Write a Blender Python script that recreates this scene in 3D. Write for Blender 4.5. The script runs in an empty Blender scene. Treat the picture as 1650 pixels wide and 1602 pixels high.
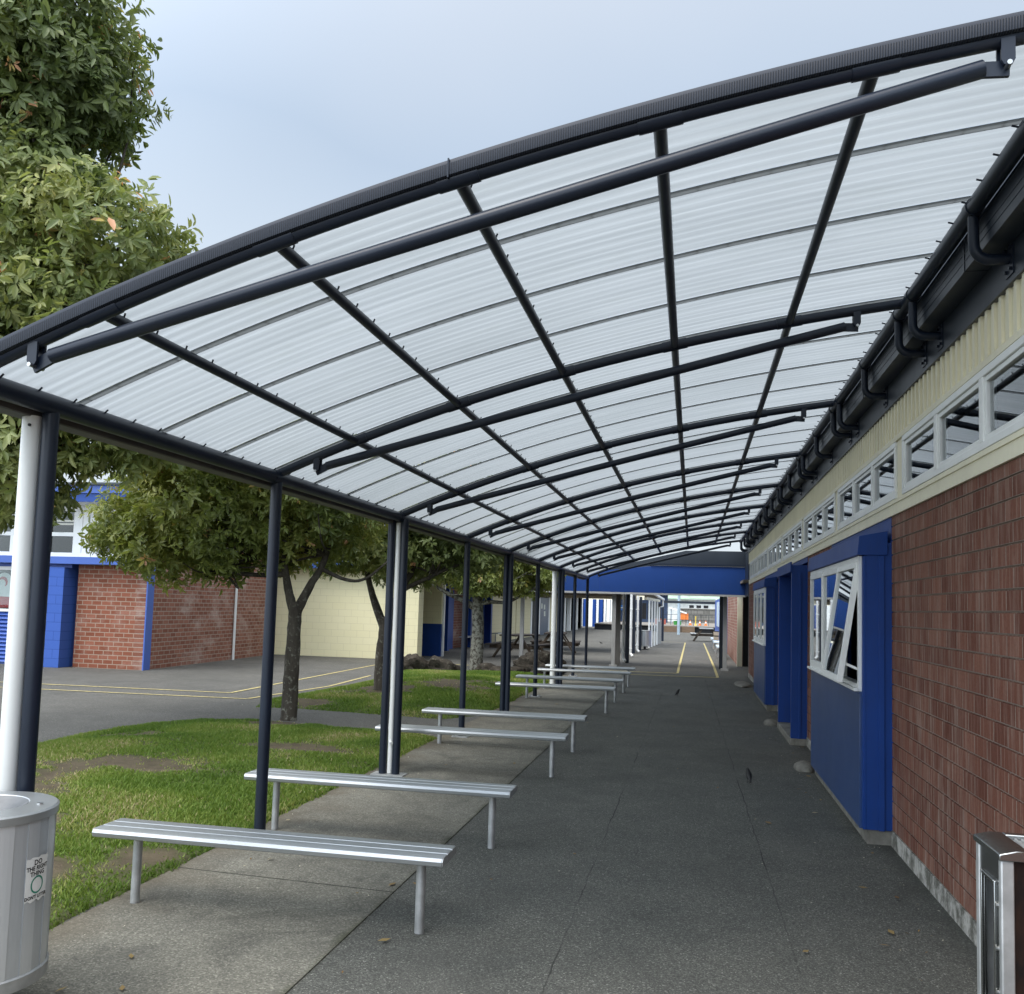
import bpy, math, random
import numpy as np
from mathutils import Matrix, Vector

random.seed(7)
S = bpy.context.scene
COL = S.collection
R = math.radians

# ------------------------------------------------------------------ camera
cam_d = bpy.data.cameras.new("camera")
cam = bpy.data.objects.new("camera", cam_d)
COL.objects.link(cam)
F_PX, YAW, PITCH, ROLL, CY = 1462.577, 0.19777, 0.07571, 0.02918, 865.776
_cy, _sy, _cp, _sp = math.cos(YAW), math.sin(YAW), math.cos(PITCH), math.sin(PITCH)
Fw = Vector((-_sy * _cp, _cy * _cp, _sp))
Rt = Vector((_cy, _sy, 0.0))
Up = Rt.cross(Fw)
c_, s_ = math.cos(ROLL), math.sin(ROLL)
R2 = Rt * c_ + Up * s_
U2 = Up * c_ - Rt * s_
cam.matrix_world = Matrix(((R2.x, U2.x, -Fw.x, 0), (R2.y, U2.y, -Fw.y, 0), (R2.z, U2.z, -Fw.z, 1.65), (0, 0, 0, 1)))
cam_d.sensor_fit = 'HORIZONTAL'
cam_d.sensor_width = 36.0
cam_d.lens = 36.0 * F_PX / 1650.0
cam_d.shift_y = (CY - 801.0) / 1650.0
cam_d.clip_start = 0.05
cam_d.clip_end = 3000
S.camera = cam

# ------------------------------------------------------------------ sky, sun, exposure
SUN_ELEV, SUN_ROT = R(58), R(215)
w = bpy.data.worlds.new("World")
S.world = w
w.use_nodes = True
nt = w.node_tree
nt.nodes.clear()
out = nt.nodes.new("ShaderNodeOutputWorld")
sky = nt.nodes.new("ShaderNodeTexSky")
sky.sky_type = 'NISHITA'
sky.sun_disc = False
sky.sun_elevation = SUN_ELEV
sky.sun_rotation = SUN_ROT
sky.air_density = 1.0
sky.dust_density = 3.0
bg1 = nt.nodes.new("ShaderNodeBackground")
bg1.inputs[1].default_value = 0.03
nt.links.new(sky.outputs[0], bg1.inputs[0])
# the overcast veil: pale cloud, a little bluer half way up, bright overhead
tc = nt.nodes.new("ShaderNodeTexCoord")
sep = nt.nodes.new("ShaderNodeSeparateXYZ")
nt.links.new(tc.outputs["Generated"], sep.inputs[0])
noi = nt.nodes.new("ShaderNodeTexNoise")
noi.inputs["Scale"].default_value = 2.2
noi.inputs["Detail"].default_value = 3
nt.links.new(tc.outputs["Generated"], noi.inputs["Vector"])
ma = nt.nodes.new("ShaderNodeMath")
ma.operation = 'MULTIPLY_ADD'
nt.links.new(noi.outputs["Fac"], ma.inputs[0])
ma.inputs[1].default_value = 0.16
nt.links.new(sep.outputs[2], ma.inputs[2])
ramp = nt.nodes.new("ShaderNodeValToRGB")
nt.links.new(ma.outputs[0], ramp.inputs[0])
cr = ramp.color_ramp
cr.elements[0].position = 0.0
cr.elements[0].color = (0.60, 0.66, 0.72, 1)
cr.elements[1].position = 1.0
cr.elements[1].color = (1.0, 1.0, 1.0, 1)
for p, c in ((0.34, (0.605, 0.675, 0.735)), (0.55, (0.43, 0.515, 0.62)), (0.76, (0.62, 0.67, 0.74))):
    e = cr.elements.new(p)
    e.color = (*c, 1)
bg2 = nt.nodes.new("ShaderNodeBackground")
bg2.inputs[1].default_value = 0.92
# sky brightened behind the camera, added to light the surfaces facing it
SUN_ELEV_G = R(40)
gd = (math.sin(SUN_ROT) * math.cos(SUN_ELEV_G), math.cos(SUN_ROT) * math.cos(SUN_ELEV_G), math.sin(SUN_ELEV_G))
dt = nt.nodes.new("ShaderNodeVectorMath")
dt.operation = 'DOT_PRODUCT'
nt.links.new(tc.outputs["Generated"], dt.inputs[0])
dt.inputs[1].default_value = gd
mr = nt.nodes.new("ShaderNodeMapRange")
mr.interpolation_type = 'SMOOTHSTEP'
nt.links.new(dt.outputs["Value"], mr.inputs[0])
mr.inputs[1].default_value = -0.1
mr.inputs[2].default_value = 1.0
mr.inputs[3].default_value = 1.0
mr.inputs[4].default_value = 3.6
mg = nt.nodes.new("ShaderNodeMix")
mg.data_type = 'RGBA'
mg.blend_type = 'MULTIPLY'
mg.inputs[0].default_value = 1.0
nt.links.new(ramp.outputs[0], mg.inputs[6])
nt.links.new(mr.outputs[0], mg.inputs[7])
nt.links.new(mg.outputs[2], bg2.inputs[0])
add = nt.nodes.new("ShaderNodeAddShader")
nt.links.new(bg1.outputs[0], add.inputs[0])
nt.links.new(bg2.outputs[0], add.inputs[1])
nt.links.new(add.outputs[0], out.inputs[0])

sun_d = bpy.data.lights.new("sun", 'SUN')
sun_d.energy = 1.1
sun_d.angle = R(25)
sun_d.color = (1.0, 0.96, 0.9)
sun = bpy.data.objects.new("sun", sun_d)
COL.objects.link(sun)
# towards the sun: behind the camera and to the left (rotation measured from +Y, clockwise from above)
sd = Vector((math.sin(SUN_ROT) * math.cos(SUN_ELEV), math.cos(SUN_ROT) * math.cos(SUN_ELEV), math.sin(SUN_ELEV)))
sun.rotation_euler = sd.to_track_quat('Z', 'Y').to_euler()

S.view_settings.view_transform = 'Standard'
S.view_settings.look = 'None'
S.view_settings.gamma = 1
S.view_settings.exposure = 0.3
S.render.engine = 'CYCLES'
S.cycles.max_bounces = 8
S.cycles.transparent_max_bounces = 12
S.cycles.caustics_reflective = False
S.cycles.caustics_refractive = False


# ------------------------------------------------------------------ material helpers
class NG:
    def __init__(s, name):
        s.m = bpy.data.materials.new(name)
        s.m.use_nodes = True
        s.t = s.m.node_tree
        s.t.nodes.clear()
        s.out = s.n("OutputMaterial")
        s._tc = None

    def n(s, kind, **kw):
        x = s.t.nodes.new("ShaderNode" + kind)
        for k, v in kw.items():
            if k in x.inputs.keys():
                s.set(x.inputs[k], v)
            else:
                setattr(x, k, v)
        return x

    def set(s, inp, v):
        if isinstance(v, bpy.types.NodeSocket):
            s.t.links.new(v, inp)
        else:
            inp.default_value = v

    def obj(s):
        if s._tc is None:
            s._tc = s.n("TexCoord")
        return s._tc.outputs["Object"]

    def xyz(s):
        x = s.n("SeparateXYZ")
        s.t.links.new(s.obj(), x.inputs[0])
        return x.outputs

    def math(s, op, a, b=0.0, c=0.0, clamp=False):
        x = s.n("Math", operation=op)
        x.use_clamp = clamp
        s.set(x.inputs[0], a)
        s.set(x.inputs[1], b)
        if len(x.inputs) > 2:
            s.set(x.inputs[2], c)
        return x.outputs[0]

    def comb(s, a, b, c=0.0):
        x = s.n("CombineXYZ")
        for i, v in enumerate((a, b, c)):
            s.set(x.inputs[i], v)
        return x.outputs[0]

    def noise(s, scale, detail=4, rough=0.55, vec=None, stretch=None, dist=0.0):
        v = vec if vec is not None else s.obj()
        if stretch:
            mp = s.n("Mapping")
            s.t.links.new(v, mp.inputs[0])
            mp.inputs["Scale"].default_value = stretch
            v = mp.outputs[0]
        x = s.n("TexNoise")
        s.t.links.new(v, x.inputs["Vector"])
        x.inputs["Scale"].default_value = scale
        x.inputs["Detail"].default_value = detail
        x.inputs["Roughness"].default_value = rough
        x.inputs["Distortion"].default_value = dist
        return x.outputs["Fac"]

    def ramp(s, fac, stops):
        x = s.n("ValToRGB")
        s.set(x.inputs[0], fac)
        el = x.color_ramp.elements
        while len(el) < len(stops):
            el.new(0.5)
        for e, (p, c) in zip(el, stops):
            e.position = p
            e.color = (*c, 1) if not isinstance(c, (int, float)) else (c, c, c, 1)
        return x.outputs[0]

    def mix(s, fac, a, b, blend='MIX'):
        x = s.n("Mix", data_type='RGBA', blend_type=blend)
        s.set(x.inputs["Factor"], fac)
        for i, v in ((6, a), (7, b)):
            if isinstance(v, tuple):
                v = (*v[:3], 1)
            s.set(x.inputs[i], v)
        return x.outputs[2]

    def bump(s, h, strength=0.3, dist=0.01):
        x = s.n("Bump")
        x.inputs["Strength"].default_value = strength
        x.inputs["Distance"].default_value = dist
        s.t.links.new(h, x.inputs["Height"])
        return x.outputs[0]

    def pbr(s, col, rough=0.5, metal=0.0, normal=None, spec=0.5):
        x = s.n("BsdfPrincipled")
        if isinstance(col, tuple):
            col = (*col[:3], 1)
        s.set(x.inputs["Base Color"], col)
        s.set(x.inputs["Roughness"], rough)
        s.set(x.inputs["Metallic"], metal)
        s.set(x.inputs["Specular IOR Level"], spec)
        if normal is not None:
            s.t.links.new(normal, x.inputs["Normal"])
        return x.outputs[0]

    def done(s, sh):
        s.t.links.new(sh, s.out.inputs[0])
        return s.m


def sc(c, k):
    return tuple(min(1, x * k) for x in c)


def simple(name, col, rough=0.5, metal=0.0, var=0.18, vs=2.5, bump=0.0, bs=60, spec=0.5, dirt=0.0, dirtcol=(0.12, 0.1, 0.08), stretch=None):
    g = NG(name)
    f = g.noise(vs, 5, 0.6, stretch=stretch)
    f = g.ramp(f, [(0.3, 0.0), (0.7, 1.0)])
    c = g.mix(f, sc(col, 1 - var), sc(col, 1 + var))
    if dirt:
        d = g.ramp(g.noise(vs * 2.3 + 1, 6, 0.7, stretch=(1, 1, 0.35)), [(0.5, 0.0), (0.8, dirt)])
        c = g.mix(d, c, dirtcol)
    rr = g.math('MULTIPLY_ADD', g.noise(vs * 3, 3), 0.25 * rough, rough * 0.88)
    nrm = g.bump(g.noise(bs, 4, 0.6), bump, 0.004) if bump else None
    return g.done(g.pbr(c, rr, metal, nrm, spec))


MT = {}
MT['steel'] = simple("navy_powdercoat", (0.010, 0.016, 0.030), 0.36, 0.0, 0.2, 1.5, 0.03, 90, 0.38, 0.10, (0.05, 0.05, 0.05))
MT['blue'] = simple("blue_paint", (0.008, 0.048, 0.235), 0.48, 0, 0.12, 1.2, 0.06, 50, 0.28, 0.22, (0.035, 0.045, 0.08))
MT['blue_panel'] = simple("blue_panel_glare", (0.026, 0.062, 0.175), 0.36, 0, 0.08, 1.0, 0.04, 30, 0.55, 0.15, (0.08, 0.09, 0.1))  # greyed blue: the glare on the panel is put into the colour
MT['cream'] = simple("cream_paint", (0.86, 0.81, 0.62), 0.55, 0, 0.06, 1.5, 0.05, 40, 0.4, 0.16, (0.3, 0.27, 0.2))
MT['white'] = simple("white_aluminium", (0.86, 0.87, 0.85), 0.35, 0, 0.05, 3, 0, 40, 0.5, 0.1, (0.4, 0.4, 0.36))
MT['white_pipe'] = simple("white_plastic_pipe", (0.76, 0.77, 0.75), 0.35, 0, 0.05, 2, 0.02, 40, 0.5, 0.14, (0.42, 0.40, 0.33))
MT['alu'] = simple("brushed_aluminium", (0.47, 0.49, 0.50), 0.42, 0.8, 0.06, 3, 0.02, 60, 0.5, 0.12, (0.3, 0.3, 0.29), stretch=(0.2, 4, 4))
MT['galv'] = simple("galvanised_steel", (0.45, 0.46, 0.46), 0.5, 0.6, 0.22, 9, 0.05, 60, 0.5, 0.25, (0.2, 0.19, 0.17))
MT['inox'] = simple("stainless_steel", (0.36, 0.37, 0.37), 0.26, 1.0, 0.15, 4, 0.05, 25, 0.5, 0.25, (0.12, 0.11, 0.09))
MT['bolt'] = simple("zinc_bolt", (0.5, 0.5, 0.49), 0.3, 1.0, 0.05)
MT['black'] = simple("dark_interior", (0.012, 0.012, 0.014), 0.7)  # near-black that puts the shade of holes and insides into the colour
MT['rubber'] = simple("dark_rubber", (0.02, 0.02, 0.022), 0.6)
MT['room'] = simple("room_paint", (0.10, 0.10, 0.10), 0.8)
MT['grey_post'] = simple("grey_painted_steel", (0.36, 0.36, 0.35), 0.45, 0, 0.06, 2, 0, 40, 0.4, 0.1)
MT['soffit'] = simple("brown_soffit", (0.20, 0.17, 0.135), 0.7, 0, 0.2, 3)
MT['wood_dark'] = simple("weathered_dark_timber", (0.038, 0.031, 0.026), 0.75, 0, 0.35, 5, 0.3, 40, 0.3, stretch=(0.4, 6, 6))
MT['wood_mid'] = simple("weathered_brown_timber", (0.17, 0.115, 0.075), 0.75, 0, 0.3, 5, 0.3, 40, 0.3, stretch=(0.4, 6, 6))
MT['wood_leg'] = simple("brown_timber_leg", (0.075, 0.056, 0.04), 0.75, 0, 0.3, 5, 0.2, 40, 0.3)
MT['roof_iron'] = simple("dark_iron_roof", (0.035, 0.045, 0.06), 0.5, 0, 0.15, 2)
MT['concrete'] = simple("mossy_concrete", (0.20, 0.19, 0.165), 0.85, 0, 0.35, 7, 0.5, 70, 0.3, 0.6, (0.07, 0.075, 0.05))
MT['orange'] = simple("orange_plastic", (0.75, 0.20, 0.03), 0.4)
MT['green_pl'] = simple("green_plastic", (0.05, 0.30, 0.06), 0.4)
MT['yellow'] = simple("yellow_plastic", (0.75, 0.55, 0.05), 0.4)
MT['red_br'] = simple("red_board", (0.35, 0.08, 0.05), 0.6)
MT['pale_blue'] = simple("pale_blue_steel", (0.36, 0.45, 0.52), 0.45)
MT['sign_blue'] = simple("bright_blue_sign", (0.04, 0.22, 0.62), 0.4)
MT['green_roof'] = simple("pale_green_roof", (0.33, 0.45, 0.33), 0.6)
MT['paper'] = simple("printed_paper", (0.72, 0.74, 0.66), 0.7, 0, 0.1, 9)
MT['paper_y'] = simple("yellow_paper", (0.72, 0.60, 0.12), 0.7)
MT['paper_b'] = simple("blue_paper", (0.20, 0.45, 0.72), 0.7)
MT['flag_black'] = simple("black_cloth", (0.012, 0.012, 0.02), 0.8)
MT['flag_white'] = simple("white_cloth", (0.8, 0.8, 0.8), 0.8)
MT['flag_red'] = simple("red_cloth", (0.5, 0.015, 0.03), 0.8)
MT['sticker'] = simple("white_sticker", (0.78, 0.78, 0.76), 0.4, 0, 0.05, 30)
MT['ink'] = simple("black_ink", (0.015, 0.015, 0.015), 0.5)
MT['ink_green'] = simple("green_ink", (0.01, 0.20, 0.13), 0.5)
MT['feather'] = simple("black_feathers", (0.012, 0.011, 0.011), 0.55)
MT['joiner'] = simple("grey_joint_strip", (0.20, 0.215, 0.22), 0.5, 0, 0.15, 3)
_g = NG("grey_joint_strip")
_t = _g.n("BsdfTranslucent", Color=(0.37, 0.385, 0.39, 1))
_d = _g.n("BsdfDiffuse", Color=(0.30, 0.31, 0.31, 1))
_m = _g.n("MixShader")
_m.inputs[0].default_value = 0.2
_g.t.links.new(_t.outputs[0], _m.inputs[1])
_g.t.links.new(_d.outputs[0], _m.inputs[2])
MT['joiner'] = _g.done(_m.outputs[0])
MT['gutter_dark'] = simple("charcoal_gutter", (0.012, 0.018, 0.028), 0.40, 0, 0.15, 2, 0.03, 60, 0.5)
MT['board'] = simple("white_notice_board", (0.62, 0.72, 0.78), 0.5)


def m_glass(k=1.7, t=1.0, off=0.015):
    g = NG("window_glass")
    fr = g.n("Fresnel", IOR=1.52)
    f = g.math('MULTIPLY_ADD', fr.outputs[0], k, off, clamp=True)
    tr = g.n("BsdfTransparent", Color=(0.80 * t, 0.84 * t, 0.83 * t, 1))
    gl = g.n("BsdfGlossy", Roughness=0.015, Color=(0.92, 0.95, 0.97, 1))
    mx = g.n("MixShader")
    g.t.links.new(f, mx.inputs[0])
    g.t.links.new(tr.outputs[0], mx.inputs[1])
    g.t.links.new(gl.outputs[0], mx.inputs[2])
    return g.done(mx.outputs[0])


MT['glass'] = m_glass()
MT['glass_dark'] = m_glass(0.7, 0.42)
MT['glass_clear'] = m_glass(0.35, 1.0, 0.0)


def m_sheet():
    """translucent fluted roof sheet: diffuses the sky, faint grime along the flutes"""
    g = NG("translucent_roof_sheet")
    o = g.xyz()
    fl = g.noise(1.0, 4, 0.6, vec=g.comb(g.math('MULTIPLY', o[0], 0.5), g.math('MULTIPLY', o[1], 26.0), 0.0))
    gr = g.noise(3.0, 6, 0.7, stretch=(0.8, 2.4, 1))
    c = g.mix(g.ramp(fl, [(0.36, 0.0), (0.66, 1.0)]), (0.236, 0.258, 0.272), (0.290, 0.314, 0.330))
    c = g.mix(g.ramp(gr, [(0.55, 0.0), (0.85, 0.35)]), c, (0.20, 0.22, 0.205))
    sm = g.noise(14.0, 3, 0.6, stretch=(0.6, 2.2, 1))
    c = g.mix(g.ramp(sm, [(0.68, 0.0), (0.8, 0.22)]), c, (0.19, 0.205, 0.205))
    wide = g.noise(0.55, 5, 0.65, stretch=(1, 1.5, 1))
    c = g.mix(g.ramp(wide, [(0.42, 0.0), (0.7, 0.5)]), c, (0.205, 0.226, 0.235))
    litter_shade = g.n("TexVoronoi", Scale=2.6)
    g.t.links.new(g.obj(), litter_shade.inputs["Vector"])
    lsep = g.n("SeparateColor")
    g.t.links.new(litter_shade.outputs["Color"], lsep.inputs[0])
    ld = g.math('MULTIPLY', g.math('LESS_THAN', litter_shade.outputs["Distance"], g.math('MULTIPLY_ADD', g.noise(25, 3), 0.07, 0.012)), g.math('GREATER_THAN', lsep.outputs[0], 0.72))
    c = g.mix(g.math('MULTIPLY', ld, 0.38), c, (0.15, 0.165, 0.155))  # small dark spots: shadows of leaf litter painted into the sheet colour
    tl = g.n("BsdfTranslucent", Color=c)
    df = g.n("BsdfDiffuse", Color=(0.62, 0.66, 0.68, 1))
    gl = g.n("BsdfGlossy", Roughness=0.22, Color=(0.9, 0.9, 0.9, 1))
    m1 = g.n("MixShader")
    m1.inputs[0].default_value = 0.10
    g.t.links.new(tl.outputs[0], m1.inputs[1])
    g.t.links.new(df.outputs[0], m1.inputs[2])
    m2 = g.n("MixShader")
    m2.inputs[0].default_value = 0.04
    g.t.links.new(m1.outputs[0], m2.inputs[1])
    g.t.links.new(gl.outputs[0], m2.inputs[2])
    return g.done(m2.outputs[0])


MT['sheet'] = m_sheet()


def m_ground():
    g = NG("asphalt")
    o = g.xyz()
    big = g.noise(0.28, 5, 0.6)
    mid = g.noise(1.7, 5, 0.65)
    fine = g.n("TexVoronoi", Scale=165.0)
    g.t.links.new(g.obj(), fine.inputs["Vector"])
    fsep = g.n("SeparateColor")
    g.t.links.new(fine.outputs["Color"], fsep.inputs[0])
    chip = g.ramp(fsep.outputs[0], [(0.0, 0.52), (0.45, 0.82), (0.8, 1.2), (0.965, 1.75), (1.0, 3.0)])
    n2 = g.noise(210, 2, 0.5)
    base = g.mix(g.ramp(big, [(0.35, 0.0), (0.65, 1.0)]), (0.083, 0.082, 0.073), (0.113, 0.110, 0.096))
    base = g.mix(g.ramp(mid, [(0.35, 0.0), (0.72, 0.55)]), base, (0.135, 0.131, 0.122))
    # the walkway's own darker mix between the slab and the wall
    inx = g.math('MULTIPLY', g.math('GREATER_THAN', o[0], -1.66), g.math('LESS_THAN', o[1], 24.6))
    walk = g.mix(g.ramp(mid, [(0.3, 0.0), (0.7, 1.0)]), (0.090, 0.092, 0.082), (0.120, 0.120, 0.105))
    base = g.mix(inx, base, walk)
    c = g.mix(1.0, base, chip, 'MULTIPLY')
    c = g.mix(g.ramp(n2, [(0.62, 0.0), (0.74, 0.35)]), c, (0.24, 0.235, 0.22))
    # scuffs, damp patches and trodden gum
    st = g.ramp(g.noise(0.75, 6, 0.72, dist=0.6), [(0.50, 0.0), (0.68, 0.42)])
    c = g.mix(st, c, (0.050, 0.050, 0.045))
    st2 = g.ramp(g.noise(1.3, 5, 0.7, stretch=(1.6, 0.35, 1)), [(0.55, 0.0), (0.75, 0.35)])
    c = g.mix(st2, c, (0.150, 0.145, 0.130))
    gum = g.n("TexVoronoi", Scale=1.9)
    g.t.links.new(g.obj(), gum.inputs["Vector"])
    gsep = g.n("SeparateColor")
    g.t.links.new(gum.outputs["Color"], gsep.inputs[0])
    gd_ = g.math('MULTIPLY', g.math('LESS_THAN', gum.outputs["Distance"], g.math('MULTIPLY_ADD', gsep.outputs[1], 0.022, 0.012)), g.math('GREATER_THAN', gsep.outputs[0], 0.55))
    c = g.mix(g.math('MULTIPLY', gd_, 0.55), c, (0.040, 0.040, 0.038))
    # hairline seams in the walkway
    wob = g.math('MULTIPLY_ADD', g.noise(3.0, 4, 0.7), 0.05, -0.025)
    br = g.ramp(g.noise(0.9, 3), [(0.42, 0.15), (0.6, 0.85)])
    for cx, sl in ((-0.62, 0.0025), (0.55, -0.0095)):
        d = g.math('ABSOLUTE', g.math('ADD', g.math('SUBTRACT', o[0], cx), g.math('MULTIPLY_ADD', o[1], -sl, wob)))
        k = g.math('MULTIPLY', g.math('LESS_THAN', d, 0.0042), g.math('LESS_THAN', o[1], 24.0))
        c = g.mix(g.math('MULTIPLY', k, br), c, (0.018, 0.018, 0.017))
    # darker line with an uneven edge along the school wall
    edge = g.math('SUBTRACT', o[0], g.math('MULTIPLY_ADD', g.noise(2.2, 4), 0.5, 1.0))
    c = g.mix(g.math('MULTIPLY', g.ramp(g.math('MULTIPLY', edge, 3.0), [(0.0, 0.0), (0.5, 0.5)]), inx), c, (0.035, 0.034, 0.028))
    h = g.math('MULTIPLY_ADD', fsep.outputs[0], 0.6, g.math('MULTIPLY', mid, 0.6))
    nrm = g.bump(h, 0.55, 0.006)
    return g.done(g.pbr(c, 0.83, 0, nrm, 0.32))


MT['ground'] = m_ground()


def m_slab():
    g = NG("aged_concrete_slab")
    o = g.xyz()
    big = g.noise(0.8, 5, 0.65)
    mid = g.noise(5.0, 5, 0.65)
    fine = g.n("TexVoronoi", Scale=130.0)
    g.t.links.new(g.obj(), fine.inputs["Vector"])
    fsep = g.n("SeparateColor")
    g.t.links.new(fine.outputs["Color"], fsep.inputs[0])
    chip = g.ramp(fsep.outputs[0], [(0.0, 0.62), (0.5, 0.92), (0.85, 1.15), (1.0, 1.7)])
    c = g.mix(g.ramp(big, [(0.32, 0.0), (0.68, 1.0)]), (0.140, 0.134, 0.110), (0.225, 0.216, 0.178))
    c = g.mix(g.ramp(mid, [(0.45, 0.0), (0.75, 0.5)]), c, (0.085, 0.082, 0.072))
    c = g.mix(g.ramp(g.noise(1.4, 6, 0.72, dist=0.8), [(0.5, 0.0), (0.66, 0.6)]), c, (0.082, 0.080, 0.068))
    c = g.mix(1.0, c, chip, 'MULTIPLY')
    # brown dirt near the lawn side and moss on the seam with the asphalt
    e1 = g.math('MULTIPLY_ADD', o[0], -1.0, g.math('MULTIPLY_ADD', g.noise(2.5, 5), 0.9, -3.05))
    c = g.mix(g.ramp(e1, [(0.12, 0.0), (0.5, 0.55)]), c, (0.115, 0.092, 0.062))
    e2 = g.math('ADD', o[0], g.math('MULTIPLY_ADD', g.noise(4.0, 5), 0.14, 1.63))
    c = g.mix(g.ramp(e2, [(0.015, 0.0), (0.07, 0.75)]), c, (0.05, 0.055, 0.03))
    # cross joints
    yy = g.math('ADD', o[1], g.math('MULTIPLY', o[0], 0.06))
    fr = g.math('ABSOLUTE', g.math('SUBTRACT', g.math('FRACT', g.math('MULTIPLY_ADD', yy, 1 / 2.71, 0.66)), 0.5))
    jl = g.math('LESS_THAN', fr, g.math('MULTIPLY_ADD', g.noise(9, 3), 0.003, 0.0008))
    c = g.mix(jl, c, (0.03, 0.03, 0.022))
    nrm = g.bump(g.math('MULTIPLY_ADD', fsep.outputs[0], 0.6, g.math('MULTIPLY', mid, 0.7)), 0.45, 0.005)
    return g.done(g.pbr(c, 0.85, 0, nrm, 0.3))


MT['slab'] = m_slab()


def m_line():
    g = NG("worn_yellow_paint")
    wear = g.ramp(g.noise(16, 6, 0.7), [(0.40, 0.10), (0.66, 0.9)])
    c = g.mix(wear, (0.66, 0.55, 0.22), (0.19, 0.175, 0.12))
    return g.done(g.pbr(c, 0.8, 0, None, 0.3))


MT['line'] = m_line()


def m_lawn():
    g = NG("lawn_soil")
    at = g.n("Attribute", attribute_name="green")
    n1 = g.noise(6, 6, 0.7)
    soil = g.mix(g.ramp(n1, [(0.3, 0.0), (0.7, 1.0)]), (0.070, 0.055, 0.036), (0.135, 0.108, 0.070))
    grass = g.mix(g.ramp(g.noise(9, 5, 0.7), [(0.3, 0.0), (0.7, 1.0)]), (0.040, 0.075, 0.014), (0.085, 0.130, 0.026))
    f = g.math('ADD', at.outputs["Fac"], g.math('MULTIPLY_ADD', g.noise(22, 4, 0.7), 0.6, -0.3), clamp=True)
    c = g.mix(f, soil, grass)
    nrm = g.bump(g.noise(45, 5, 0.7), 0.8, 0.02)
    return g.done(g.pbr(c, 0.9, 0, nrm, 0.2))


MT['lawn'] = m_lawn()


def leafy(name, stops, rough=0.42, trans=0.34, spec=0.45):
    g = NG(name)
    at = g.n("Attribute", attribute_name="tint")
    c = g.ramp(at.outputs["Fac"], stops)
    p = g.pbr(c, rough, 0, None, spec)
    tl = g.n("BsdfTranslucent")
    g.t.links.new(g.mix(1.0, c, (1.25, 1.3, 0.8), 'MULTIPLY'), tl.inputs[0])
    mx = g.n("MixShader")
    mx.inputs[0].default_value = trans
    g.t.links.new(p, mx.inputs[1])
    g.t.links.new(tl.outputs[0], mx.inputs[2])
    return g.done(mx.outputs[0])


MT['leaf'] = leafy("glossy_leaves", [(0.0, (0.106, 0.148, 0.054)), (0.45, (0.231, 0.277, 0.099)), (0.8, (0.412, 0.414, 0.161)), (0.94, (0.627, 0.534, 0.177)), (1.0, (0.727, 0.384, 0.222))])
MT['leaf_y'] = leafy("yellowish_leaves", [(0.0, (0.112, 0.155, 0.043)), (0.4, (0.242, 0.278, 0.074)), (0.75, (0.439, 0.431, 0.128)), (0.93, (0.622, 0.526, 0.149)), (1.0, (0.564, 0.306, 0.186))])
MT['grass'] = leafy("grass_blades", [(0.0, (0.073, 0.131, 0.022)), (0.5, (0.145, 0.222, 0.040)), (0.85, (0.244, 0.290, 0.073)), (1.0, (0.421, 0.351, 0.202))], 0.6, 0.3, 0.2)
MT['dead_leaf'] = leafy("fallen_leaves", [(0.0, (0.16, 0.09, 0.04)), (0.6, (0.30, 0.22, 0.09)), (1.0, (0.62, 0.60, 0.52))], 0.7, 0.1, 0.2)


def m_bark(nm="lichen_bark", t0=0.55, k=1.0):
    g = NG(nm)
    n1 = g.noise(8, 6, 0.7, stretch=(1, 1, 0.35))
    c = g.mix(g.ramp(n1, [(0.3, 0.0), (0.7, 1.0)]), (0.030, 0.025, 0.019), (0.090, 0.078, 0.062))
    l = g.ramp(g.noise(13, 5, 0.65), [(t0, 0.0), (t0 + 0.11, 0.8)])
    o = g.xyz()
    low = g.ramp(g.math('MULTIPLY', o[2], 0.5), [(0.0, 1.0), (1.0, 0.25 + 0.6 * (k > 1))])
    c = g.mix(g.math('MULTIPLY', l, low), c, (0.26, 0.26, 0.215))
    nrm = g.bump(g.noise(22, 6, 0.7, stretch=(1, 1, 0.3)), 0.9, 0.02)
    return g.done(g.pbr(c, 0.9, 0, nrm, 0.2))


MT['bark'] = m_bark()
MT['bark_pale'] = m_bark("pale_lichen_bark", 0.43, 2.0)


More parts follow.
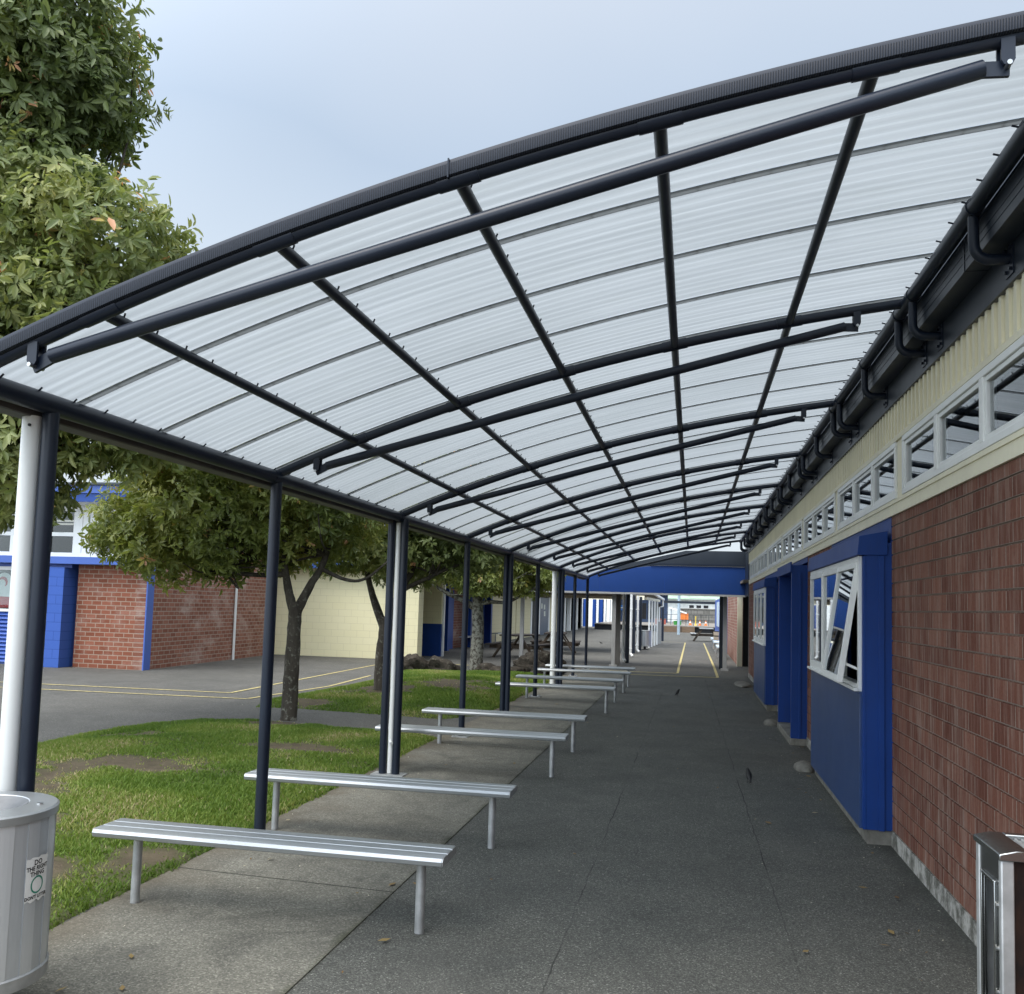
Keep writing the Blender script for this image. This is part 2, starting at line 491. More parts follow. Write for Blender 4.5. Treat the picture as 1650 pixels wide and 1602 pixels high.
def brickmat(name, axis, bw, rh, mortar, c1, c2, cm, off=0.5, bump=0.6, streak=0.0, streakcol=(0.4, 0.36, 0.33), zoff=0.0, blotch=0.0, grain=0.35):
    g = NG(name)
    o = g.xyz()
    u = o[1] if axis == 'y' else o[0]
    vec = g.comb(g.math('ADD', u, 0.09), g.math('ADD', o[2], zoff), 0.0)
    b = g.n("TexBrick")
    g.t.links.new(vec, b.inputs["Vector"])
    b.offset = off
    b.inputs["Scale"].default_value = 1.0
    b.inputs["Brick Width"].default_value = bw
    b.inputs["Row Height"].default_value = rh
    b.inputs["Mortar Size"].default_value = mortar
    b.inputs["Mortar Smooth"].default_value = 0.25
    b.inputs["Color1"].default_value = (*c1, 1)
    b.inputs["Color2"].default_value = (*c2, 1)
    b.inputs["Mortar"].default_value = (*cm, 1)
    c = b.outputs["Color"]
    c = g.mix(g.ramp(g.noise(55, 4, 0.7), [(0.35, grain), (0.65, 0.0)]), c, sc(c1, 0.45))
    if streak:
        # pale lime runs down the face
        s1 = g.noise(1.0, 5, 0.7, vec=g.comb(g.math('MULTIPLY', u, 15.0), g.math('MULTIPLY', o[2], 1.5), 0.0))
        s2 = g.noise(1.1, 3, 0.6)
        sp = g.math('ABSOLUTE', g.math('SUBTRACT', g.math('FRACT', g.math('MULTIPLY', g.math('ADD', u, 0.09), 1 / 0.1025)), 0.5))
        c = g.mix(g.math('MULTIPLY', g.math('LESS_THAN', sp, 0.035), g.math('MULTIPLY', s2 if False else g.noise(4.0, 4), 0.50)), c, streakcol)
        s4 = g.noise(1.0, 4, 0.7, vec=g.comb(g.math('MULTIPLY', u, 75.0), g.math('MULTIPLY', o[2], 9.0), 0.0))
        c = g.mix(g.ramp(s4, [(0.56, 0.0), (0.76, 0.13)]), c, streakcol)
        c = g.mix(g.ramp(s4, [(0.25, 0.25), (0.42, 0.0)]), c, sc(c1, 0.4))
        f = g.math('MULTIPLY', g.ramp(s1, [(0.46, 0.0), (0.66, 1.0)]), g.ramp(s2, [(0.35, 0.25), (0.65, 1.0)]))
        c = g.mix(g.math('MULTIPLY', f, streak), c, streakcol)
    if blotch:
        s3 = g.ramp(g.noise(1.3, 6, 0.7, stretch=(1, 1, 1.6)), [(0.5, 0.0), (0.72, blotch)])
        c = g.mix(s3, c, (0.52, 0.42, 0.36))
    hgt = g.math('MULTIPLY_ADD', g.math('SUBTRACT', 1.0, b.outputs["Fac"]), 1.0, g.math('MULTIPLY', g.noise(70, 4, 0.7), 0.35))
    return g.done(g.pbr(c, 0.85, 0, g.bump(hgt, bump, 0.008), 0.25))


MT['block'] = brickmat("red_split_block", 'y', 0.205, 0.105, 0.0055, (0.135, 0.046, 0.029), (0.225, 0.092, 0.060), (0.30, 0.235, 0.195), 0.5, 0.6, 0.55, (0.44, 0.34, 0.28), -0.116)
MT['brick_x'] = brickmat("red_brick_front", 'x', 0.24, 0.1, 0.011, (0.21, 0.068, 0.038), (0.30, 0.108, 0.066), (0.36, 0.26, 0.195), 0.5, 0.5, 0, blotch=0.3, grain=0.15)
MT['brick_y'] = brickmat("red_brick_side", 'y', 0.24, 0.1, 0.011, (0.21, 0.08, 0.052), (0.31, 0.135, 0.092), (0.36, 0.28, 0.225), 0.5, 0.5, 0, blotch=0.65, grain=0.15)
MT['block_cream_x'] = brickmat("cream_painted_block_front", 'x', 0.4, 0.2, 0.006, (0.84, 0.78, 0.50), (0.85, 0.79, 0.52), (0.72, 0.66, 0.42), 0.5, 0.35, 0, grain=0.04)
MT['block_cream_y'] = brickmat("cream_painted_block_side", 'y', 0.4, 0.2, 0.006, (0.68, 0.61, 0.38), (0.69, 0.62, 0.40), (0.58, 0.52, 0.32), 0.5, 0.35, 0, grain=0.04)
MT['block_blue'] = brickmat("blue_painted_block_lit", 'x', 0.4, 0.2, 0.006, (0.050, 0.115, 0.40), (0.054, 0.12, 0.42), (0.03, 0.075, 0.28), 0.5, 0.3, 0, grain=0.05)  # same lightened blue on blocks, with the daylight in the colour
MT['blue_lit'] = simple("blue_paint_lit", (0.052, 0.12, 0.43), 0.45, 0, 0.06, 1.2, 0.03)  # lightened copy of the blue, open daylight put into the colour
MT['fence'] = brickmat("grey_retaining_block", 'x', 0.6, 0.35, 0.02, (0.15, 0.145, 0.13), (0.24, 0.23, 0.21), (0.08, 0.08, 0.075), 0.5, 0.4, 0.5, (0.35, 0.35, 0.32))


def m_plinth():
    g = NG("flaking_white_plinth")
    st = g.noise(1.0, 6, 0.75, vec=g.comb(g.math('MULTIPLY', g.xyz()[1], 9.0), g.math('MULTIPLY', g.xyz()[2], 6.0), 0.0))
    c = g.mix(g.ramp(st, [(0.42, 0.0), (0.58, 1.0)]), (0.13, 0.125, 0.105), (0.46, 0.44, 0.40))
    return g.done(g.pbr(c, 0.85, 0, g.bump(st, 0.4, 0.01), 0.2))


MT['plinth'] = m_plinth()


def m_rock():
    g = NG("volcanic_rock")
    n1 = g.noise(7, 7, 0.75)
    c = g.mix(g.ramp(n1, [(0.3, 0.0), (0.7, 1.0)]), (0.018, 0.015, 0.012), (0.095, 0.080, 0.062))
    c = g.mix(g.ramp(g.noise(18, 4), [(0.6, 0.0), (0.7, 0.6)]), c, (0.20, 0.20, 0.16))
    return g.done(g.pbr(c, 0.9, 0, g.bump(g.noise(14, 6, 0.75), 1.0, 0.05), 0.2))


MT['rock'] = m_rock()


def m_trim():
    """ribbed edge moulding: fine upright ridges on the lower two thirds of its face"""
    g = NG("ribbed_edge_trim")
    uv = g.n("UVMap")
    sp = g.n("SeparateXYZ")
    g.t.links.new(uv.outputs[0], sp.inputs[0])
    wv = g.math('SINE', g.math('MULTIPLY', sp.outputs[0], 2 * math.pi / 0.0085))
    low = g.math('LESS_THAN', sp.outputs[1], 0.66)
    f = g.math('MULTIPLY', g.math('MULTIPLY_ADD', wv, 0.5, 0.5), low)
    c = g.mix(f, (0.020, 0.026, 0.040), (0.006, 0.008, 0.013))
    nrm = g.bump(f, 0.5, 0.003)
    return g.done(g.pbr(c, 0.5, 0, nrm, 0.25))


MT['trim'] = m_trim()


def m_stave():
    g = NG("aluminium_staves")
    at = g.n("Attribute", attribute_name="tint")
    c = g.mix(at.outputs["Fac"], (0.44, 0.47, 0.50), (0.78, 0.80, 0.82))
    c = g.mix(g.ramp(g.noise(5, 6, 0.7, stretch=(1, 1, 0.3)), [(0.5, 0.0), (0.8, 0.35)]), c, (0.30, 0.31, 0.31))
    return g.done(g.pbr(c, 0.36, 0.6, None, 0.5))


MT['stave'] = m_stave()


def m_granite():
    g = NG("dark_smoked_panel")
    n1 = g.noise(6, 6, 0.7, stretch=(1, 1, 0.4))
    c = g.mix(g.ramp(n1, [(0.4, 0.0), (0.75, 1.0)]), (0.008, 0.008, 0.009), (0.060, 0.026, 0.014))
    return g.done(g.pbr(c, g.math('MULTIPLY_ADD', n1, 0.4, 0.3), 0, None, 0.15))


MT['smoked'] = m_granite()


# ------------------------------------------------------------------ mesh helpers
ORG = {}


class MB:
    def __init__(s):
        s.v = []
        s.f = []
        s.att = None

    def quad(s, a, b, c, d):
        i = len(s.v)
        s.v += [a, b, c, d]
        s.f.append((i, i + 1, i + 2, i + 3))

    def box(s, x0, x1, y0, y1, z0, z1):
        i = len(s.v)
        s.v += [(x0, y0, z0), (x1, y0, z0), (x1, y1, z0), (x0, y1, z0), (x0, y0, z1), (x1, y0, z1), (x1, y1, z1), (x0, y1, z1)]
        s.f += [(i, i + 3, i + 2, i + 1), (i + 4, i + 5, i + 6, i + 7), (i, i + 1, i + 5, i + 4), (i + 1, i + 2, i + 6, i + 5), (i + 2, i + 3, i + 7, i + 6), (i + 3, i, i + 4, i + 7)]
        return s

    def hexa(s, pts):
        i = len(s.v)
        s.v += [tuple(p) for p in pts]
        s.f += [(i, i + 3, i + 2, i + 1), (i + 4, i + 5, i + 6, i + 7), (i, i + 1, i + 5, i + 4), (i + 1, i + 2, i + 6, i + 5), (i + 2, i + 3, i + 7, i + 6), (i + 3, i, i + 4, i + 7)]
        return s

    def beam(s, a, b, wd, ht, up=(0, 0, 1)):
        a, b, up = Vector(a), Vector(b), Vector(up)
        d = (b - a).normalized()
        sx = d.cross(up).normalized() * wd / 2
        uz = sx.cross(d).normalized() * ht / 2
        s.hexa([a - sx - uz, a + sx - uz, b + sx - uz, b - sx - uz, a - sx + uz, a + sx + uz, b + sx + uz, b - sx + uz])
        return s

    def tube(s, pts, r, n=12, caps=True, jit=0.0):
        pts = [Vector(p) for p in pts]
        rs = r if isinstance(r, (list, tuple)) else [r] * len(pts)
        base = len(s.v)
        prev = None
        for k, p in enumerate(pts):
            d = (pts[min(k + 1, len(pts) - 1)] - pts[max(k - 1, 0)]).normalized()
            if prev is None:
                ref = Vector((0, 0, 1)) if abs(d.z) < 0.9 else Vector((1, 0, 0))
                u = d.cross(ref).normalized()
            else:
                u = (prev - d * prev.dot(d)).normalized()
            prev = u
            v = d.cross(u)
            for j in range(n):
                a = 2 * math.pi * j / n
                rr = rs[k] * (1 + (random.uniform(-jit, jit) if jit else 0))
                s.v.append(tuple(p + u * (rr * math.cos(a)) + v * (rr * math.sin(a))))
        for k in range(len(pts) - 1):
            for j in range(n):
                a = base + k * n + j
                b = base + k * n + (j + 1) % n
                s.f.append((a, b, b + n, a + n))
        if caps:
            s.f.append(tuple(base + j for j in reversed(range(n))))
            e = base + (len(pts) - 1) * n
            s.f.append(tuple(e + j for j in range(n)))
        return s

    def prism(s, prof, fn0, fn1):
        """profile points mapped by fn0 / fn1 to the two ends"""
        i = len(s.v)
        n = len(prof)
        s.v += [fn0(*p) for p in prof] + [fn1(*p) for p in prof]
        for j in range(n):
            k = (j + 1) % n
            s.f.append((i + j, i + k, i + n + k, i + n + j))
        s.f.append(tuple(i + j for j in reversed(range(n))))
        s.f.append(tuple(i + n + j for j in range(n)))
        return s

    def lathe(s, prof, c, n=32):
        """closed (r, z) profile turned round a vertical axis at c"""
        i = len(s.v)
        m = len(prof)
        for k in range(n):
            a = 2 * math.pi * k / n
            for (r, z) in prof:
                s.v.append((c[0] + r * math.cos(a), c[1] + r * math.sin(a), c[2] + z))
        for k in range(n):
            k2 = (k + 1) % n
            for j in range(m):
                j2 = (j + 1) % m
                s.f.append((i + k * m + j, i + k2 * m + j, i + k2 * m + j2, i + k * m + j2))
        return s

    def ball(s, c, r, nu=14, nv=9, jit=0.0):
        i = len(s.v)
        for a in range(nv + 1):
            t = math.pi * a / nv
            for b in range(nu):
                p = 2 * math.pi * b / nu
                k = 1 + (random.uniform(-jit, jit) if jit else 0)
                s.v.append((c[0] + r[0] * k * math.sin(t) * math.cos(p), c[1] + r[1] * k * math.sin(t) * math.sin(p), c[2] + r[2] * k * math.cos(t)))
        for a in range(nv):
            for b in range(nu):
                b2 = (b + 1) % nu
                s.f.append((i + a * nu + b, i + (a + 1) * nu + b, i + (a + 1) * nu + b2, i + a * nu + b2))
        return s

    def build(s, name, mat, parent=None, label=None, bevel=0.0, smooth=True, ang=32, loc=None):
        o3 = ORG.get(parent.name, Vector((0, 0, 0))) if parent else Vector(loc or (0, 0, 0))
        me = bpy.data.meshes.new(name)
        vs = [(a - o3.x, b - o3.y, c - o3.z) for a, b, c in s.v]
        me.from_pydata(vs, [], s.f)
        me.validate()
        me.update()
        if smooth:
            me.polygons.foreach_set("use_smooth", [True] * len(me.polygons))
            me.set_sharp_from_angle(angle=R(ang))
        me.materials.append(mat if not isinstance(mat, str) else MT[mat])
        if s.att is not None:
            a = me.attributes.new("tint", 'FLOAT', 'FACE')
            a.data.foreach_set("value", s.att)
        o = bpy.data.objects.new(name, me)
        COL.objects.link(o)
        if parent:
            o.parent = parent
            ORG[o.name] = o3
        else:
            o.location = o3
            ORG[o.name] = o3
        if bevel:
            b = o.modifiers.new("bevel", 'BEVEL')
            b.width = bevel
            b.segments = 2
            b.limit_method = 'ANGLE'
            b.angle_limit = R(40)
        if label:
            o['label'] = label
        return o


def tag(o, label, cat, group=None):
    o['label'] = label
    o['category'] = cat
    if group:
        o['group'] = group
    return o


def struct(o, kind='structure'):
    o['kind'] = kind
    return o


def thing(name, loc, label, cat, group=None):
    o = bpy.data.objects.new(name, None)
    o.empty_display_size = 0.2
    COL.objects.link(o)
    o.location = loc
    ORG[o.name] = Vector(loc)
    return tag(o, label, cat, group)


def bx(*a):
    return MB().box(*a)


def dup(root, loc, label):
    r = root.copy()
    COL.objects.link(r)
    r.location = loc
    ORG[r.name] = Vector(loc)
    r['label'] = label

    def kids(src, dst):
        for ch in list(src.children):
            c = ch.copy()
            COL.objects.link(c)
            c.parent = dst
            kids(ch, c)
    kids(root, r)
    return r


def hsh(ix, iy):
    h = np.sin(ix * 127.1 + iy * 311.7) * 43758.5453
    return h - np.floor(h)


def vnoise(x, y):
    x = np.asarray(x, float)
    y = np.asarray(y, float)
    ix, iy = np.floor(x), np.floor(y)
    fx, fy = x - ix, y - iy
    fx = fx * fx * (3 - 2 * fx)
    fy = fy * fy * (3 - 2 * fy)
    return (hsh(ix, iy) * (1 - fx) + hsh(ix + 1, iy) * fx) * (1 - fy) + (hsh(ix, iy + 1) * (1 - fx) + hsh(ix + 1, iy + 1) * fx) * fy


# ------------------------------------------------------------------ ground
struct(bx(-400, 400, -60, 900, -0.5, 0.0).build("ground", 'ground', smooth=False))
struct(bx(-3.06, -1.65, -4, 25.2, -0.3, 0.006).build("pavement", 'slab', smooth=False))


def strip(pts, wd, z=0.009):
    m = MB()
    pts = [Vector((p[0], p[1], 0)) for p in pts]
    for a, b in zip(pts[:-1], pts[1:]):
        d = (b - a).normalized()
        s = Vector((-d.y, d.x, 0)) * wd / 2
        m.quad((*(a - s)[:2], z), (*(b - s)[:2], z), (*(b + s)[:2], z), (*(a + s)[:2], z))
    return m


lines = [
    [(-18.0, 14.35), (-12.23, 14.51), (-7.85, 14.68), (-8.15, 23.2)],
    [(-16.0, 13.55), (-10.88, 13.76), (-7.15, 13.93)],
    [(-7.15, 13.97), (-6.85, 16.66), (-7.05, 19.5)],
    [(-6.6, 24.33), (-4.46, 24.2), (-0.37, 24.6)],
    [(-4.3, 23.2), (-1.4, 23.4), (0.67, 23.62)],
    [(-0.36, 24.66), (-0.36, 28.4), (-0.34, 48.5)],
    [(0.65, 23.68), (0.66, 28.6), (0.61, 48.6)],
]
for L in lines:
    struct(strip(L, 0.12 if L[0][1] > 23 and len(L) > 2 and abs(L[0][1] - L[-1][1]) < 2 else 0.065).build("road_marking", 'line', smooth=False))
struct(strip([(-2.9, 48.9), (-0.3, 48.7)], 0.06).build("road_marking", 'line', smooth=False))


# ------------------------------------------------------------------ lawns
LAWN1 = [(-3.045, 1.2), (-3.045, 6), (-3.04, 10.95), (-3.35, 11.22), (-4.2, 11.35), (-5.26, 11.58), (-5.9, 11.62), (-6.43, 11.35), (-6.82, 10.8), (-7.0, 9.8), (-6.92, 8.7), (-6.75, 7.0), (-6.6, 5.0), (-6.4, 2.5), (-5.6, 1.4)]
LAWN2 = [(-3.04, 13.5), (-3.5, 12.75), (-4.5, 12.9), (-5.86, 13.05), (-6.5, 12.98), (-6.72, 13.8), (-6.55, 15.65), (-6.5, 18.2), (-6.72, 20.9), (-6.2, 21.4), (-5.0, 21.5), (-3.7, 21.6), (-3.08, 21.2), (-3.03, 18), (-3.04, 15)]
DIRT = [(-5.9, 7.5, 0.75, 0.5), (-5.2, 7.9, 0.5, 0.3), (-3.75, 4.65, 0.30, 0.34), (-4.6, 5.7, 0.5, 0.3), (-3.35, 5.25, 0.3, 0.25), (-5.1, 6.6, 0.45, 0.28), (-5.4, 11.3, 0.5, 0.5),
        (-4.2, 16.2, 0.85, 1.0), (-5.4, 14.7, 0.7, 0.4), (-5.2, 15.2, 0.5, 0.6), (-3.6, 17.6, 0.5, 0.5), (-5.9, 13.5, 0.5, 0.4), (-4.2, 9.3, 0.4, 0.25), (-6.3, 9.6, 0.4, 0.3), (-3.45, 3.95, 0.25, 0.3)]


def greenness(x, y):
    g = 0.50 + 0.70 * vnoise(x * 0.9 + 3, y * 0.9) + 0.45 * (vnoise(x * 3.1, y * 3.1 + 9) - 0.5) + 0.35 * (vnoise(x * 8.3, y * 8.3) - 0.5)
    for (cx, cy, a, b) in DIRT:
        g = g - 1.5 * np.exp(-(((x - cx) / a) ** 2 + ((y - cy) / b) ** 2)) * np.clip(0.15 + 0.75 * vnoise(x * 3.3 + 7, y * 3.3) + 0.6 * vnoise(x * 9.1, y * 9.1 + 5) - 0.12, 0, 1.3)
    return np.clip(g, 0, 1)


def lawn(name, poly, top, cx, cy, bump):
    per = []
    P = [np.array(p) for p in poly]
    for a, b in zip(P, P[1:] + P[:1]):
        n = max(2, int(np.linalg.norm(b - a) / 0.12))
        for k in range(n):
            per.append(a + (b - a) * k / n)
    per = np.array(per)
    per = per + 0.05 * np.column_stack([vnoise(per[:, 0] * 5, per[:, 1] * 5) - 0.5, vnoise(per[:, 0] * 5 + 30, per[:, 1] * 5) - 0.5])
    n = len(per)
    c = np.array([cx, cy])
    NT = 40
    V = []
    for k in range(NT + 1):
        t = k / NT
        p = c + (per - c) * (1 - t)
        h = 0.012 + top * (1 - (1 - t) ** 2) ** 1.0 * 1.0
        zz = h + (0.03 * (vnoise(p[:, 0] * 2.3, p[:, 1] * 2.3) - 0.5) + bump * (vnoise(p[:, 0] * 0.7 + 5, p[:, 1] * 0.7) - 0.4)) * min(1, t * 5)
        if k == 0:
            zz = zz * 0 - 0.012
        V.append(np.column_stack([p, zz]))
    V = np.concatenate(V)
    m = MB()
    m.v = [tuple(x) for x in V]
    for k in range(NT):
        for j in range(n):
            j2 = (j + 1) % n
            m.f.append((k * n + j, k * n + j2, (k + 1) * n + j2, (k + 1) * n + j))
    # skirt below ground
    i0 = len(m.v)
    m.v += [(p[0], p[1], -0.1) for p in per]
    for j in range(n):
        j2 = (j + 1) % n
        m.f.append((i0 + j, i0 + j2, j2, j))
    o = m.build(name, 'lawn', ang=80)
    me = o.data
    co = np.empty(len(me.vertices) * 3)
    me.vertices.foreach_get("co", co)
    co = co.reshape(-1, 3)
    at = me.attributes.new("green", 'FLOAT', 'POINT')
    at.data.foreach_set("value", greenness(co[:, 0], co[:, 1]))
    return struct(o), per, c, NT, V.reshape(NT + 1, n, 3)


def grow(name, lw, count, hmin, hmax, seed):
    o, per, c, NT, V = lw
    rng = np.random.default_rng(seed)
    n = V.shape[1]
    t = 1 - np.sqrt(rng.random(count))
    j = rng.random(count) * n
    # area weighting of the fan: keep with chance by sector area
    j0 = np.floor(j).astype(int) % n
    j1 = (j0 + 1) % n
    fj = j - np.floor(j)
    k = t * NT
    k0 = np.minimum(np.floor(k).astype(int), NT - 1)
    fk = (k - k0)[:, None]
    fj = fj[:, None]
    p = (V[k0, j0] * (1 - fj) + V[k0, j1] * fj) * (1 - fk) + (V[k0 + 1, j0] * (1 - fj) + V[k0 + 1, j1] * fj) * fk
    area = np.abs((per[j0, 0] - c[0]) * (per[j1, 1] - c[1]) - (per[j0, 1] - c[1]) * (per[j1, 0] - c[0]))
    g = greenness(p[:, 0], p[:, 1])
    near = np.clip(1.25 - (p[:, 1] - 4) * 0.05, 0.3, 1.2)
    keep = (rng.random(count) < area / area.max()) & (rng.random(count) < np.clip((g - 0.12) * 1.5, 0.015, 1))
    p, g = p[keep], g[keep]
    m = len(p)
    ang = rng.random(m) * 2 * np.pi
    h = (hmin + (hmax - hmin) * rng.random(m)) * (0.55 + 0.6 * g)
    wd = 0.0035 + 0.003 * rng.random(m) + 0.00035 * p[:, 1]
    dx, dy = np.cos(ang), np.sin(ang)
    lean = h * (0.3 + 0.9 * rng.random(m))
    la = rng.random(m) * 2 * np.pi
    v = np.empty((m, 3, 3))
    v[:, 0] = p - np.column_stack([dx * wd, dy * wd, np.full(m, 0.004)])
    v[:, 1] = p + np.column_stack([dx * wd, dy * wd, np.full(m, -0.004)])
    v[:, 2] = p + np.column_stack([np.cos(la) * lean, np.sin(la) * lean, h])
    tint = np.clip(0.5 * rng.random(m) + 0.75 * vnoise(p[:, 0] * 1.7 + 40, p[:, 1] * 1.7) - 0.12 + 0.22 * (g < 0.35) + (rng.random(m) > 0.97) * 0.4, 0, 1)
    return struct(tri_mesh(name, v.reshape(-1, 3), np.arange(m * 3).reshape(-1, 3), tint, 'grass'), 'stuff')


def tri_mesh(name, verts, faces, tint, mat, parent=None):
    """big mesh of equal-size faces straight from arrays"""
    me = bpy.data.meshes.new(name)
    k = faces.shape[1]
    nf = len(faces)
    o3 = ORG.get(parent.name, Vector((0, 0, 0))) if parent else Vector((0, 0, 0))
    verts = verts - np.array(o3)
    me.vertices.add(len(verts))
    me.vertices.foreach_set("co", verts.astype(np.float32).ravel())
    me.loops.add(nf * k)
    me.loops.foreach_set("vertex_index", faces.astype(np.int32).ravel())
    me.polygons.add(nf)
    me.polygons.foreach_set("loop_start", np.arange(0, nf * k, k, dtype=np.int32))
    me.update(calc_edges=True)
    a = me.attributes.new("tint", 'FLOAT', 'FACE')
    a.data.foreach_set("value", tint.astype(np.float32))
    me.materials.append(MT[mat])
    o = bpy.data.objects.new(name, me)
    COL.objects.link(o)
    if parent:
        o.parent = parent
    return o


lw1 = lawn("lawn_near", LAWN1, 0.06, -4.9, 6.6, 0.05)
lw2 = lawn("lawn_far", LAWN2, 0.20, -4.7, 17.0, 0.10)
lw1[0].name = "lawn"
lw2[0].name = "lawn"
grow("grass", lw1, 520000, 0.014, 0.036, 3)
grow("grass", lw2, 230000, 0.018, 0.042, 4)


# ------------------------------------------------------------------ canopy
AX = np.array([-2.814, -2.249, -1.541, -0.845, -0.134, 0.566, 1.233])
AZ = np.array([2.505, 2.732, 2.978, 3.173, 3.335, 3.463, 3.556])
POLY = np.polyfit(AX, AZ, 4)


def az(x):
    return float(np.polyval(POLY, x))


RY = [3.043] + [5.758 + 2.711 * k for k in range(8)]      # rib rows
XB, ZB = -2.814, 2.485
canopy = thing("canopy", (-2.814, 3.5, 0), "long arched walkway canopy of navy steel tubes under a translucent white roof", "canopy")


def arcpts(y, x0, x1, n, dz=0.0):
    return [(x, y, az(x) + dz) for x in np.linspace(x0, x1, n)]


for i, y in enumerate(RY):
    m = MB()
    m.tube(arcpts(y, XB, 1.25, 40), 0.030, 12)
    # sleeves where the purlins cross
    for px in AX[1:6]:
        m.tube([(px - 0.075, y, az(px - 0.075)), (px + 0.075, y, az(px + 0.075))], 0.034, 12)
    m.build("rib", 'steel', canopy)
    # straight-strung tie rod under the arch
    x0, x1 = -2.52, 0.965
    a = Vector((x0, y, az(x0) - 0.035))
    b = Vector((x1, y, az(x1) - 0.035))
    lowa, lowb = a + Vector((0, 0, -0.045)), b + Vector((0, 0, -0.045))
    d = (lowb - lowa).normalized()
    pts = []
    for k in range(25):
        t = k / 24
        p = (lowa + d * 0.07).lerp(lowb - d * 0.07, t)
        p.z += 0.012 * 4 * t * (1 - t)
        pts.append(p)
    tie = MB().tube(pts, 0.029, 12).build("tie_rod", 'steel', canopy)
    for e, q, s in ((a, lowa, 1), (b, lowb, -1)):
        mb = MB()
        for yy in (-0.022, 0.022):
            prof = [(-0.021, 0.045), (-0.021, -0.03), (-0.013, -0.045), (0.0, -0.05), (0.013, -0.045), (0.021, -0.03), (0.021, 0.045)]
            mb.prism(prof, lambda u, v, q=q, yy=yy: (q.x + u, q.y + yy - 0.005, q.z + v + 0.025), lambda u, v, q=q, yy=yy: (q.x + u, q.y + yy + 0.005, q.z + v + 0.025))
        e0 = q + Vector((-0.01 * s, 0, -0.025))
        mb.beam(e0, q + d * (0.085 * s), 0.014, 0.05)
        br = mb.build("pivot_bracket", 'steel', tie)
        c = (q.x, q.y, q.z - 0.022)
        MB().tube([(c[0], c[1] - 0.04, c[2]), (c[0], c[1] + 0.04, c[2])], 0.0085, 8).build("pivot_bolt", 'bolt', tie)

YF, YE = RY[0], RY[-1]
for px in AX[1:6]:
    m = MB()
    m.tube([(px, YF, az(px)), (px, YE, az(px))], 0.0245, 12)
    k = 0
    y = YF + 0.12
    while y < YE:
        # self-drilling screws standing proud through the tube
        m.tube([(px + 0.012, y, az(px) + 0.012), (px + 0.020, y, az(px) + 0.034)], 0.004, 5)
        y += 0.2259
        k += 1
    m.build("purlin", 'steel', canopy)

# eaves beam on the posts, and the beam on the school side
m = MB()
m.tube([(XB, YF - 0.28, ZB), (XB, YE + 0.05, ZB)], 0.046, 16)
y = YF - 0.1
while y < YE:
    m.tube([(XB + 0.02, y, ZB + 0.03), (XB + 0.042, y, ZB + 0.050)], 0.0045, 5)
    y += 0.2259
for y in RY[1:]:
    m.tube([(XB, y - 0.08, ZB), (XB, y + 0.08, ZB)], 0.0485, 16)
m.build("eaves_beam", 'steel', canopy)
m = MB()
prof = [(-0.060, 0.07), (-0.060, -0.055), (-0.066, -0.06), (-0.16, -0.06), (-0.166, -0.055), (-0.166, 0.07), (-0.16, 0.07), (-0.16, -0.05), (-0.066, -0.05), (-0.066, 0.07)]
m.prism(prof, lambda u, v: (XB + u, YF - 0.28, ZB + v), lambda u, v: (XB + u, YE + 0.05, ZB + v))
m.build("eaves_gutter", simple("grey_brown_gutter", (0.085, 0.082, 0.072), 0.5), canopy)
m = MB()
XR, ZR = 1.25, 3.545
m.tube([(XR, YF - 0.3, ZR), (XR, YE + 0.05, ZR)], 0.040, 14)
y = YF
while y < YE:
    m.tube([(XR - 0.02, y, ZR + 0.025), (XR - 0.052, y, ZR + 0.034)], 0.0045, 5)
    y += 0.2259
m.build("wall_beam", 'steel', canopy)

# bent pipe brackets that carry the wall beam off the school fascia
XFASC = 1.405
for i, y in enumerate(RY):
    for dy in (-0.17, 0.20, 1.36):
        yy = y + dy
        if yy > YE + 0.3:
            continue
        pts = [(XR, yy, ZR - 0.01), (XR, yy, 3.40)]
        for k in range(1, 7):
            a = k / 7 * math.pi / 2
            pts.append((XR + 0.075 * (1 - math.cos(a)), yy, 3.375 - 0.075 * math.sin(a)))
        pts.append((XR + 0.09, yy, 3.30))
        pts.append((XFASC - 0.006, yy, 3.30))
        mb = MB().tube(pts, 0.025, 12)
        mb.tube([(XR, yy - 0.032, ZR), (XR, yy + 0.032, ZR)], 0.045, 14)
        bo = mb.build("wall_bracket", 'steel', canopy)
        pl = bx(XFASC - 0.006, XFASC, yy - 0.05, yy + 0.05, 3.22, 3.37)
        for dz in (3.245, 3.345):
            pl.tube([(XFASC - 0.006, yy - 0.03, dz), (XFASC - 0.018, yy - 0.03, dz)], 0.009, 6)
            pl.tube([(XFASC - 0.006, yy + 0.03, dz), (XFASC - 0.018, yy + 0.03, dz)], 0.009, 6)
        pl.build("fixing_plate", 'steel', bo)

# ribbed edge moulding over the front rib
m = MB()
N = 120
xs = np.linspace(-3.0, 1.35, N)
lens = [0.0]
for k in range(1, N):
    lens.append(lens[-1] + math.hypot(xs[k] - xs[k - 1], az(xs[k]) - az(xs[k - 1])))
PR = [(-0.034, -0.006), (-0.044, 0.000), (-0.046, 0.040), (-0.038, 0.058), (0.030, 0.066), (0.030, 0.056), (-0.030, 0.050), (-0.030, -0.006)]
for k in range(N):
    for (dy, dz) in PR:
        m.v.append((xs[k], YF + dy, az(xs[k]) + dz))
n8 = len(PR)
for k in range(N - 1):
    for j in range(n8):
        j2 = (j + 1) % n8
        m.f.append((k * n8 + j, (k + 1) * n8 + j, (k + 1) * n8 + j2, k * n8 + j2))
m.f.append(tuple(range(n8)))
m.f.append(tuple((N - 1) * n8 + j for j in reversed(range(n8))))
tr = m.build("edge_trim", 'trim', canopy)
uvl = tr.data.uv_layers.new(name="UVMap")
